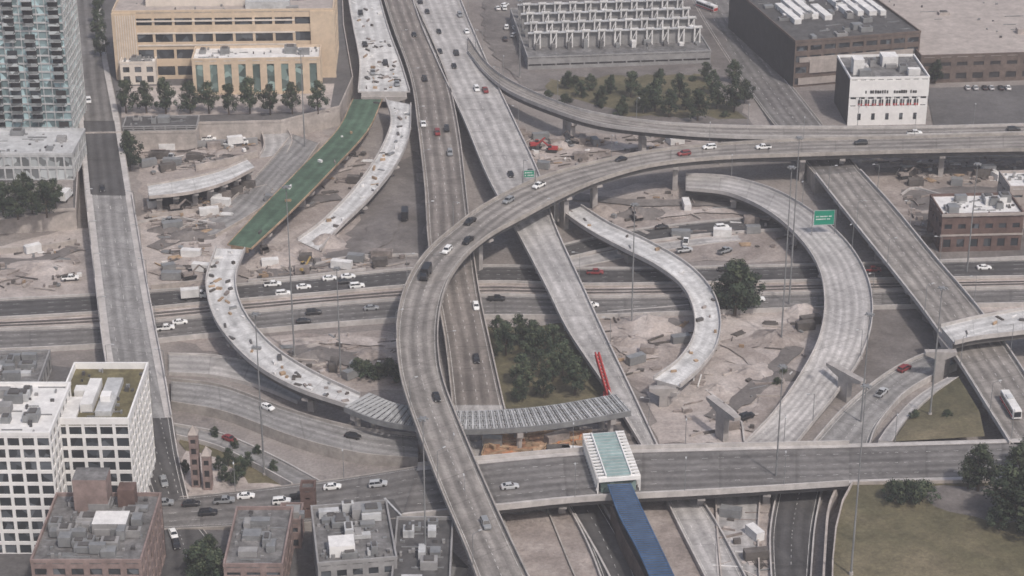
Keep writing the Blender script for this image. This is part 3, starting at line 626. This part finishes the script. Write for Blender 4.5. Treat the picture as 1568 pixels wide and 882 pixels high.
ribbon('station_walkway',[(935,775),(952,820),(978,870),(1010,940)],[(965,773),(985,818),(1012,868),(1040,938)],[5,5,5,5],'dark_wall','brick_brown',.3,skirt=True,key='st2')
# ------------------------------------------------------------------ trees
def tree_mesh(seed,h=10,r=3.6,nc=42,nl=60,tr=0.28):
    rr=random.Random(seed); mb=MB()
    mb.cyl((0,0,-.2),(0.1,0,h*.45),tr,tr*.6,'bark',7); cl=[]
    for i in range(nc):
        a=rr.uniform(0,6.283); t=rr.random(); z=h*(.22+.70*t)
        rad=r*math.sin(math.pi*min(1,(.2+.8*t)))**.6*rr.uniform(.2,1)*(1.0-.2*t)*rr.uniform(.8,1.15)
        c=Vector((math.cos(a)*rad,math.sin(a)*rad,z)); cl.append(c)
        if i%4==0: mb.cyl((0.05,0,h*.25+rr.random()*h*.15),c,tr*.35,.04,'bark',5)
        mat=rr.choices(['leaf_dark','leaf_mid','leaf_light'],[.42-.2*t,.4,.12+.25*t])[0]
        cs=rr.uniform(.55,1.1)*r*.32
        for k in range(nl):
            d=Vector((rr.gauss(0,1),rr.gauss(0,1),rr.gauss(0,.8))); d=d.normalized()*cs*rr.random()**.4
            p=c+d; n=(d.normalized()+Vector((rr.uniform(-.7,.7),rr.uniform(-.7,.7),rr.uniform(-.2,.9)))).normalized()
            u=n.orthogonal().normalized(); v=n.cross(u); s_=rr.uniform(.14,.30)*(r/3.6)**.6; an=rr.uniform(0,3); u,v=u*math.cos(an)+v*math.sin(an),v*math.cos(an)-u*math.sin(an)
            mb.face([p-u*s_,p+v*s_*.7,p+u*s_,p-v*s_*.7],mat if rr.random()<.8 else 'leaf_mid')
    return mb.mesh('tree_crown')
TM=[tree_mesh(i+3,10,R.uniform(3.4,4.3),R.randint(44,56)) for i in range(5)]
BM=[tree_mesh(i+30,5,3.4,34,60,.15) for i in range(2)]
def tree(u,v,h,z=0,w=1.0,bush=False,name=None):
    p=G(u,v,z); me=R.choice(BM if bush else TM); s_=h/(5 if bush else 10)
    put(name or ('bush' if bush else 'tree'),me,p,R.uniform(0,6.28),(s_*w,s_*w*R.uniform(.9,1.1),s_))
for x in (196,222,256,290,322,350,384,416,450,486): tree(x+R.uniform(-3,3),175+R.uniform(-2,2),R.uniform(12.5,15.5),7,.88)
for x,y in ((155,88),(152,62),(150,38),(153,14),(151,-5)): tree(x,y,12,7,.8)
for x,y,h in ((5,330,13),(28,335,14),(50,328,12),(72,332,14),(85,318,11),(-8,318,12),(38,312,12)): tree(x,y,h,7,1)
tree(200,262,15,0,.8); tree(196,240,11,0,.8)
for x,y,h in ((985,175,11),(1003,172,15),(1024,180,12),(1068,186,14),(1098,168,12),(1124,128,11),(1124,172,14),(966,150,12),(1040,150,11),(1090,145,11),(935,145,9),(905,140,8),(870,137,8),(1140,158,10),(1432,128,11),(955,175,8),(1050,170,10),(1080,125,9),(920,160,8),(890,150,8),(1010,135,9)): tree(x,y,h,0,.95)
for x,y in ((840,150),(865,160),(895,150),(920,165),(950,178),(990,150),(1010,120),(1060,125),(880,130),(935,135),(1030,160),(1110,180)): tree(x,y,R.uniform(2.5,4.5),0,1.1,True)
for x,y,h in ((775,545,12),(795,530,11),(822,560,14),(800,592,11),(845,545,11),(862,580,13),(880,606,13),(832,610,10),(795,615,8),(765,522,9),(815,535,10),(845,585,10)): tree(x,y,h,0,.98)
tree(1125,484,20,0,1.0); tree(1112,478,14,0,1.0); tree(1140,478,14,0,.95); tree(1128,476,17,0,1)
tree(1497,752,14,7,1.15); tree(1482,748,10,7,1); tree(1545,790,15,7,1.3); tree(1575,820,18,7,1.2); tree(1560,745,13,7,1.1); tree(1530,812,8,7,1.2); tree(1572,720,12,7,1)
for x in (1368,1390,1412): tree(x,768,6,7,1,True)
for x,y in ((548,570),(562,575),(580,577),(596,572),(612,580)): tree(x,y+4,5.5,0,.9,True)
for x,y,h in ((350,715,6),(370,732,7),(345,738,5),(380,715,5),(285,728,5),(420,728,5),(330,672,4),(360,690,4),(395,700,4),(335,722,5),(360,745,5)): tree(x,y,h,0,.9)
for x,y,h in ((312,895,13),(335,905,12),(300,870,7),(322,860,8)): tree(x,y,h,0,1)
for x,y in ((1400,640),(1450,640),(1200,575),(1190,590)): tree(x,y,2.5,5 if x>1300 else 0,1,True)
# ------------------------------------------------------------------ vehicles
def wheels(mb,xs,hw,r=.34):
    for x in xs:
        for s_ in (-1,1): mb.cyl((x,s_*(hw-.22),r),(x,s_*(hw+.02),r),r,r,'rubber',10)
def loft(mb,st,mat):
    L=[]
    for x,hw,z0,z1,ins in st: L.append([(x,-hw,z0),(x,hw,z0),(x,hw,z1-.18),(x,hw-ins,z1),(x,-hw+ins,z1),(x,-hw,z1-.18)])
    for a,b in zip(L[:-1],L[1:]):
        for i in range(6): j=(i+1)%6; mb.face([a[i],b[i],b[j],a[j]],mat)
    mb.face(L[0],mat); mb.face(L[-1][::-1],mat)
def cab(mb,xb0,xb1,xt0,xt1,z0,z1,wb,wt):
    mb.hexa([(xb0,-wb,z0),(xb1,-wb,z0),(xb1,wb,z0),(xb0,wb,z0),(xt0,-wt,z1),(xt1,-wt,z1),(xt1,wt,z1),(xt0,wt,z1)],'car_glass')
    mb.hexa([(xt0-.05,-wt-.03,z1),(xt1+.05,-wt-.03,z1),(xt1+.05,wt+.03,z1),(xt0-.05,wt+.03,z1),(xt0+.1,-wt+.1,z1+.07),(xt1-.1,-wt+.1,z1+.07),(xt1-.1,wt-.1,z1+.07),(xt0+.1,wt-.1,z1+.07)],'car_paint')
    for s_ in (-1,1):
        for f in (0,.48,1):
            mb.beam((xb0+(xb1-xb0)*f,s_*(wb+.01),z0),(xt0+(xt1-xt0)*f,s_*(wt+.01),z1),.07,.09,'car_paint')
def sedan():
    mb=MB(); loft(mb,[(-2.3,.75,.35,.85,.15),(-2.15,.88,.22,1.0,.12),(-1.2,.92,.2,1.04,.1),(.8,.92,.2,1.0,.1),(1.9,.88,.22,.86,.15),(2.3,.72,.35,.68,.2)],'car_paint')
    cab(mb,-1.75,1.05,-1.05,.35,.98,1.42,.82,.62); wheels(mb,(-1.4,1.4),.9)
    for s_ in (-.6,.6): mb.box(2.27,2.33,s_-.15,s_+.15,.5,.65,'paint_bright'); mb.box(-2.34,-2.28,s_-.15,s_+.15,.65,.8,'red')
    return mb.mesh('sedan')
def suv():
    mb=MB(); loft(mb,[(-2.35,.85,.4,1.05,.1),(-2.25,.95,.3,1.12,.1),(1.0,.96,.3,1.12,.1),(2.1,.92,.3,1.02,.14),(2.4,.8,.4,.85,.2)],'car_paint')
    cab(mb,-2.25,1.15,-2.0,.5,1.1,1.68,.88,.72); wheels(mb,(-1.45,1.5),.94,.38); return mb.mesh('suv')
def pickup():
    mb=MB(); loft(mb,[(-2.7,.92,.45,1.1,.06),(1.4,.96,.35,1.12,.08),(2.4,.94,.35,1.08,.12),(2.7,.85,.45,.9,.2)],'car_paint')
    cab(mb,-.7,1.45,-.5,.8,1.1,1.72,.88,.74); mb.box(-2.6,-.8,-.78,.78,1.1,1.13,'rubber'); wheels(mb,(-1.7,1.7),.96,.4); return mb.mesh('pickup')
def boxtruck():
    mb=MB(); mb.box(-4,1.6,-1.2,1.2,.95,3.6,'roof_white'); mb.box(-4,3.4,-.6,.6,.5,.95,'rubber')
    loft(mb,[(1.8,1.05,.6,1.9,.1),(3.2,1.05,.6,1.75,.12),(3.6,.98,.6,1.5,.2)],'car_paint'); cab(mb,1.8,3.2,1.85,2.7,1.75,2.6,1.0,.88); wheels(mb,(-2.6,2.7),1.15,.48); return mb.mesh('box_truck')
def darktruck():
    mb=MB(); mb.box(-4,1.6,-1.2,1.2,.95,3.3,'car_paint',tx=.1,ty=.1); mb.box(-4,3.4,-.6,.6,.5,.95,'rubber')
    loft(mb,[(1.8,1.05,.6,1.9,.1),(3.2,1.05,.6,1.75,.12),(3.6,.98,.6,1.5,.2)],'car_paint'); cab(mb,1.8,3.2,1.85,2.7,1.75,2.6,1.0,.88); wheels(mb,(-2.6,2.7),1.15,.48); return mb.mesh('dump_truck')
def bus():
    mb=MB(); loft(mb,[(-6,1.2,.4,3.0,.1),(5.9,1.25,.4,3.0,.1),(6.05,1.15,.5,2.7,.2)],'roof_white')
    for s_ in (-1,1):
        for i in range(7): x=-5.6+i*1.6; mb.box(x,x+1.4,s_*1.26-.03,s_*1.26+.03,1.5,2.5,'car_glass')
        mb.box(-5.9,5.7,s_*1.265-.02,s_*1.265+.02,.6,1.2,'red')
    mb.box(6.0,6.12,-1,1,1.0,2.5,'car_glass'); mb.box(-6.08,-5.98,-1.1,1.1,.7,2.0,'red'); mb.box(-3,-.5,-.8,.8,3.0,3.3,'steel_light'); wheels(mb,(-3.8,3.8),1.2,.5); return mb.mesh('bus')
def excavator(col='excavator_yellow'):
    mb=MB()
    for s_ in (-1,1):
        mb.hexa([(-1.8,s_*1.2-.3,0),(1.8,s_*1.2-.3,0),(1.8,s_*1.2+.3,0),(-1.8,s_*1.2+.3,0),(-2.2,s_*1.2-.3,.8),(2.2,s_*1.2-.3,.8),(2.2,s_*1.2+.3,.8),(-2.2,s_*1.2+.3,.8)],'rubber')
    mb.box(-.9,.9,-.9,.9,.5,1.1,'girder'); mb.box(-2.2,1.2,-1.25,1.25,1.1,1.9,col,tx=.15,ty=.1); mb.box(.0,1.3,.35,1.2,1.9,2.8,'car_glass',col,tx=.1)
    mb.beam((1.0,-.3,1.8),(3.4,-.3,3.8),.35,.5,col); mb.beam((3.4,-.3,3.8),(5.2,-.3,2.0),.3,.35,'debris_dark'); mb.hexa([(4.9,-.7,.7),(5.8,-.7,1.1),(5.8,.2,1.1),(4.9,.2,.7),(5.0,-.7,1.9),(5.6,-.7,2.1),(5.6,.2,2.1),(5.0,.2,1.9)],'girder')
    return mb.mesh('excavator')
VM={'sedan_car':sedan(),'suv_car':suv(),'pickup_truck':pickup(),'box_truck':boxtruck(),'dump_truck':darktruck(),'bus':bus(),'excavator':excavator(),'red_excavator':excavator('red'),'dark_excavator':excavator('debris_mid')}
CW=(.78,.78,.77);CK=(.02,.02,.022);CG=(.25,.26,.27);CR=(.22,.03,.03);CB=(.04,.07,.16);CS=(.45,.46,.47)
def on(key,u,v,kind=None,col=None,flip=False):
    A,B,S=RIB[key]; best=None
    for i in range(len(A)-1):
        for f in (0,.25,.5,.75):
            a=A[i].lerp(A[i+1],f); b=B[i].lerp(B[i+1],f)
            for t in (.15,.22,.3,.38,.46,.54,.62,.7,.78,.85):
                p=a.lerp(b,t); q=PX(p); e=(q[0]-u)**2+(q[1]-v)**2
                if best is None or e<best[0]: best=(e,p,i)
    e,p,i=best; d=((A[i+1]+B[i+1])-(A[i]+B[i])).normalized(); rz=math.atan2(d.y,d.x)+(math.pi if flip else 0)
    kind=kind or R.choice(['sedan_car','sedan_car','suv_car','pickup_truck'])
    col=col or R.choice([CW,CK,CG,CS,CK,CG,CB,CR,CW])
    o=put(kind,VM[kind],p+Vector((0,0,.02)),rz,(1,1,1),col)
    pitch=math.atan2(d.z,d.xy.length)
    o.rotation_euler=(0,-pitch if not flip else pitch,rz)
for u,v,c in ((720,342,CK),(825,287,CW),(777,309,CG),(716,370,CK),(683,385,CW),(667,610,CK),(742,806,CG),(950,247,CK),(1087,228,CW),(1170,227,CW),(1048,238,CR),(1318,222,CK)): on('loop',u,v,None,c)
on('loop',652,425,'dump_truck',CK)
for u,v,c in ((1400,206,CW),(1553,200,CK)): on('fly',u,v,None,c)
for u,v,c in ((652,122,CK),(643,192,CW),(671,204,CR),(686,200,CK),(687,238,CG),(730,552,CK),(728,470,CW),(633,55,CK)): on('A',u,v,None,c)
for u,v,c in ((655,20,CK),(670,52,CK),(667,83,CK),(697,83,CK),(695,103,CK),(715,50,CW),(725,15,CG),(730,138,CW),(785,268,CK),(812,266,CK),(640,5,CK),(742,141,CR)): on('B',u,v,None,c)
for u,v in ((572,112),(590,98),(560,70),(608,130),(552,20)): on('cd',u,v,'pickup_truck',R.choice([CW,CK,CG]))
for u,v,c in ((125,158,CW),(137,158,CW)): on('an',u,v,None,c)
on('an2',158,292,'sedan_car',CK)
for u,v,c in ((215,660,CK),(224,690,CB),(250,740,CG)): on('as',u,v,None,c)
for u,v,c in ((509,749,CW),(430,770,CW),(378,764,CW),(345,768,CG),(293,772,CK),(252,774,CG),(320,790,CK),(410,785,CS),(460,765,CK),(578,745,CS)): on('hw',u,v,None,c)
on('hb',782,745,'sedan_car',CS)
on('lr',267,820,'sedan_car',CW); on('lr',267,836,'sedan_car',CK); on('lr',290,860,'suv_car',CG)
on('csb',1548,628,'bus',CW)
on('sr',1350,605,'pickup_truck',CS); on('sr',1385,567,'suv_car',CR)
for u,v,c in ((409,625,CW),(540,670,CK)): on('fr',u,v,None,c)
on('fr2',352,675,'sedan_car',CR)
for u,v,c in ((420,438,CW),(434,451,CW),(463,441,CW),(503,425,CW),(530,433,CK),(545,440,CW),(533,425,CW),(912,420,CR),(1110,415,CK),(1340,416,CR),(1510,412,CW)): on('i1',u,v,None,c)
on('i1',298,457,'box_truck',CW)
for u,v,c in ((254,505,CW),(278,495,CW),(467,494,CK),(478,480,CK),(570,475,CG),(762,460,CK),(905,470,CW),(1160,460,CW)): on('i2',u,v,None,c)
for u,v,c in ((1012,347,CK),(1107,350,CW)): on('slip',u,v,None,c)
def at(kind,u,v,z,rz,col): put(kind,VM[kind],G(u,v,z),rz,(1,1,1),col)
for i in range(6): at('sedan_car',1480+i*13+R.uniform(-2,2),136,0.4,1.57,R.choice([CW,CK,CS,CR]))
for i in range(7): at(R.choice(['suv_car','sedan_car']),700+R.uniform(60,90),10+R.uniform(-5,60),0.6,R.uniform(1,2),R.choice([CW,CK,CS]))
at('dump_truck',620,332,.6,1.6,CK); at('bus',1082,14,.35,2.2,CW); at('suv_car',1143,640,.8,.6,CK); at('pickup_truck',108,428,.5,.2,CW)
at('box_truck',365,222,.6,.3,CW); at('box_truck',102,305,7.1,1.4,CW)
for k_,u,v,r_ in (('dark_excavator',290,425,.5),('excavator',465,415,1.0),('red_excavator',820,226,.2),('dark_excavator',880,218,2.6),('dark_excavator',1385,272,.3),('red_excavator',845,232,3),('dark_excavator',270,322,.3),('dark_excavator',975,335,2)): at(k_,u,v,.7,r_,CW)
for u,v in ((1048,385),(1050,372),(1110,386),(320,215),(260,340),(870,222),(345,222),(262,242)): at('pickup_truck',u,v,.7,R.uniform(0,3),R.choice([CW,CG,CS]))
# red aerial lift
p=G(932,612,1); mb=MB((p.x,p.y,1)); mb.box(-1.5,1.5,-2.2,2.2,.5,1.6,'red')
for s_ in (-1.3,1.3):
    for y in (-1.5,1.5): mb.cyl((s_-.2,y,.5),(s_+.2,y,.5),.5,.5,'rubber',10)
a,b=Vector((0,-1,1.6)),Vector((-3.3,5,11.5))
for dx in (-.5,.5):
    for dz in (0,.9): mb.beam(a+Vector((dx,0,dz)),b+Vector((dx,0,dz)),.4,.4,'red')
for i in range(12):
    c=a.lerp(b,i/12);e=a.lerp(b,(i+1)/12); mb.beam(c+Vector((-.5,0,0)),e+Vector((.5,0,.9)),.22,.22,'red'); mb.beam(c+Vector((.5,0,.9)),e+Vector((-.5,0,0)),.22,.22,'red')
mb.obj('red_crane')
# ------------------------------------------------------------------ signs and lamps
def gantry(u,v,z,wd,hh,zp,rz=0):
    p=G(u,v,z); mb=MB((p.x,p.y,0),(math.cos(rz),math.sin(rz),0),(-math.sin(rz),math.cos(rz),0))
    for x in (-wd*.5-.4,wd*.5+.4): mb.cyl((x,0,zp),(x,0,z+hh*.5),.16,.14,'steel',8)
    for dz in (-hh*.3,hh*.3): mb.beam((-wd*.5-.4,.15,z+dz),(wd*.5+.4,.15,z+dz),.15,.15,'steel')
    mb.box(-wd/2,wd/2,-.12,0,z-hh/2,z+hh/2,'sign_green')
    for x0,x1,z0,z1 in ((-wd/2,wd/2,hh/2-.15,hh/2),(-wd/2,wd/2,-hh/2,-hh/2+.15),(-wd/2,-wd/2+.12,-hh/2+.15,hh/2-.15),(wd/2-.12,wd/2,-hh/2+.15,hh/2-.15)):
        mb.box(x0,x1,-.15,-.121,z+z0,z+z1,'steel_light')
    for k in range(2):
        x=-wd*.4
        while x<wd*.35:
            l=R.uniform(.25,.5); mb.box(x,x+l,-.15,-.121,z+.25-k*.95,z+.6-k*.95,'paint_bright'); x+=l+R.choice([.12,.12,.5])
    return mb.obj('highway_sign')
gantry(1262,333,13,6.8,5.2,6.5,.1); gantry(810,266,17.5,3.6,2.6,14,.1)
def mast(u,v,vt,zb=0):
    p=G(u,v,zb); h=hgt(u,v,zb,vt); mb=MB((p.x,p.y,zb))
    mb.cyl((0,0,0),(0,0,.8),.55,.5,'pier_concrete',8); mb.cyl((0,0,.8),(0,0,h),.28,.11,'steel',8)
    mb.cyl((0,0,h-.3),(0,0,h),.7,.7,'steel',10)
    for i in range(6):
        a=i*1.047; mb.rbox((math.cos(a)*1.0,math.sin(a)*1.0,h-.45),.6,.4,.35,a,'steel')
    mb.obj('high_mast_lamp')
for u,v,vt,zb in ((405,728,480,0),(451,548,285,0),(522,578,410,0),(653,905,640,0),(967,500,312,0),(1196,525,255,0),(1303,880,590,7),(1208,470,210,0),(467,230,75,0),(1424,636,440,5),(1186,765,560,0),(796,120,0,0),(1480,420,250,0),(1318,650,480,0)): mast(u,v,vt,zb)
def lamp_mesh():
    mb=MB(); mb.cyl((0,0,0),(0,0,9),.11,.07,'steel',6); mb.beam((0,0,9),(2,0,9.4),.1,.1,'steel'); mb.box(1.6,2.5,-.18,.18,9.3,9.5,'steel_light'); return mb.mesh('lamp')
LP=lamp_mesh()
for key,step,side in (('loop',38,0),('fly',38,0),('hb',28,0),('hb',28,1),('ab',30,0),('ab',30,1),('csb',32,0),('csb',32,1),('er',36,0),('A',45,0),('B',45,1),('he',28,0),('hw',28,0)):
    A,B,S=RIB[key]; nx=step*.4
    for i in range(len(A)-1):
        if S[i]>=nx:
            nx+=step; a,b=(A[i],B[i]) if side==0 else (B[i],A[i]); d=(b-a).normalized(); put('street_lamp',LP,a+d*.15+Vector((0,0,.1)),math.atan2(d.y,d.x))
DM=('debris_mid','debris_dark','wall_concrete','dirt_pale','wood','steel','roof_white')
def clutter(name,poly,n,z=0.3,mats=DM,smin=.3,smax=2.2):
    us=[p[0] for p in poly]; vs=[p[1] for p in poly]; mb=MB(); c=0; tries=0
    def inside(u,v):
        k=False; j=len(poly)-1
        for i in range(len(poly)):
            if (poly[i][1]>v)!=(poly[j][1]>v) and u<(poly[j][0]-poly[i][0])*(v-poly[i][1])/(poly[j][1]-poly[i][1])+poly[i][0]: k=not k
            j=i
        return k
    while c<n and tries<n*20:
        tries+=1; u=R.uniform(min(us),max(us)); v=R.uniform(min(vs),max(vs))
        if not inside(u,v): continue
        c+=1; p=G(u,v,z); m_=R.choices(mats,[5,5,3,3,1,1.5,.8][:len(mats)])[0]; a=R.uniform(-.3,.6) if R.random()<.6 else R.uniform(0,3.14); k=R.random()
        if k<.35: mb.rbox(p,R.uniform(2,8),R.uniform(.15,.5),R.uniform(.1,.7),a,m_)
        elif k<.5:
            for q in range(R.randint(3,6)): mb.rbox((p.x+q*.45*math.cos(a+1.57),p.y+q*.45*math.sin(a+1.57),p.z+.01*q),R.uniform(3,5),.3,.25,a,m_)
        elif k<.56: mb.rbox(p,R.uniform(4,7),2.4,2.5,a,R.choice(['debris_mid','steel','roof_white','debris_dark']))
        else: mb.rbox(p,R.uniform(smin,smax),R.uniform(smin,smax*.7),R.uniform(.15,1.3),a,m_)
    return mb.obj(name)
clutter('construction_debris',[(210,205),(395,200),(395,220),(360,245),(230,270)],190)
clutter('construction_debris',[(230,305),(400,285),(330,340),(230,340)],110)
clutter('construction_debris',[(395,300),(440,330),(520,300),(600,250),(560,220),(500,260)],60)
clutter('construction_debris',[(240,340),(320,330),(320,420),(240,430)],90)
clutter('construction_debris',[(-20,390),(118,360),(125,440),(-20,450)],70)
clutter('construction_debris',[(380,390),(600,385),(640,405),(370,430)],90)
clutter('construction_debris',[(420,525),(470,570),(610,590),(640,520),(500,512)],70)
clutter('construction_debris',[(790,205),(1080,212),(900,255),(820,258)],130)
clutter('construction_debris',[(870,330),(1000,290),(1200,320),(1240,390),(1000,360)],70)
clutter('construction_debris',[(900,490),(1050,480),(1080,560),(960,590)],60)
clutter('construction_debris',[(1080,520),(1250,480),(1230,560),(1150,660),(1030,670)],60)
clutter('construction_debris',[(1330,245),(1560,245),(1560,275),(1400,290)],140)
clutter('construction_debris',[(1380,300),(1436,300),(1436,395),(1400,360)],25)
clutter('construction_debris',[(745,676),(895,668),(900,706),(750,710)],90,z=1.65,mats=('wood','gravel_orange','wood','orange'),smax=3)
clutter('construction_debris',[(700,655),(980,640),(990,668),(720,680)],40)
clutter('construction_debris',[(1090,790),(1165,780),(1170,880),(1110,880)],25,z=.5)
def deck_clutter(key,n,s0=0,s1=1,mats=('wood','steel','girder','debris_mid','debris_dark','roof_white')):
    A,B,S=RIB[key]; mb=MB()
    for _ in range(n):
        i=int(R.uniform(s0,s1)*(len(A)-1)); p=A[i].lerp(A[min(i+1,len(A)-1)],R.random()).lerp(B[i],R.uniform(.12,.88)); mb.rbox(p+Vector((0,0,.02)),R.uniform(.4,3.0),R.uniform(.3,1.2),R.uniform(.15,.9),R.uniform(0,3),R.choice(mats))
    mb.obj('deck_materials')
deck_clutter('cw',50); deck_clutter('rd',30); deck_clutter('cd',70); deck_clutter('ir',16); deck_clutter('ur',10); deck_clutter('gr',8)
for a in ((420,400,14,9,2.5,'dirt_pale'),(445,385,9,6,2,'dirt_pale'),(500,372,8,6,3,'dirt_pale'),(470,392,7,5,2,'dirt'),(300,440,6,4,1.5,'dirt'),(990,500,12,9,3,'dirt_pale'),(960,525,8,6,2,'dirt'),(1020,540,9,7,2,'dirt'),(1190,520,10,9,2.2,'dirt'),(1150,570,10,8,1.8,'dirt_pale'),(1205,575,6,5,2,'dirt_dark'),(1100,600,8,6,1.5,'dirt_pale'),(985,330,10,6,3,'dirt_dark'),(920,325,8,5,2.5,'dirt'),(860,225,9,5,2,'dirt_pale'),(60,410,14,8,1.5,'dirt_pale'),(570,545,9,7,1.5,'dirt'),(290,362,12,5,1.8,'dirt_dark'),(255,352,7,4,1.4,'dirt_dark'),(1230,480,9,7,2.5,'dirt_pale'),(480,545,8,6,1.6,'dirt_dark'),(310,400,7,5,1.5,'dirt_pale'),(250,258,7,4,1.6,'dirt_pale')):
    mound('dirt_mound',*a)
for pts in ([(200,345),(260,335),(330,345)],[(380,432),(470,425),(560,414)],[(1080,600),(1130,640),(1140,680)],[(930,480),(1000,475),(1055,470)],[(1350,240),(1450,243),(1600,240)],[(1440,300),(1400,290),(1380,300)],[(880,790),(920,860),(960,940)],[(470,410),(540,395),(640,392)],[(1420,402),(1520,398),(1640,392)],[(1100,775),(1098,860),(1106,940)]):
    wall('concrete_barrier',pts,.9,.5,'parapet',.1)
print('objects',len(bpy.data.objects))
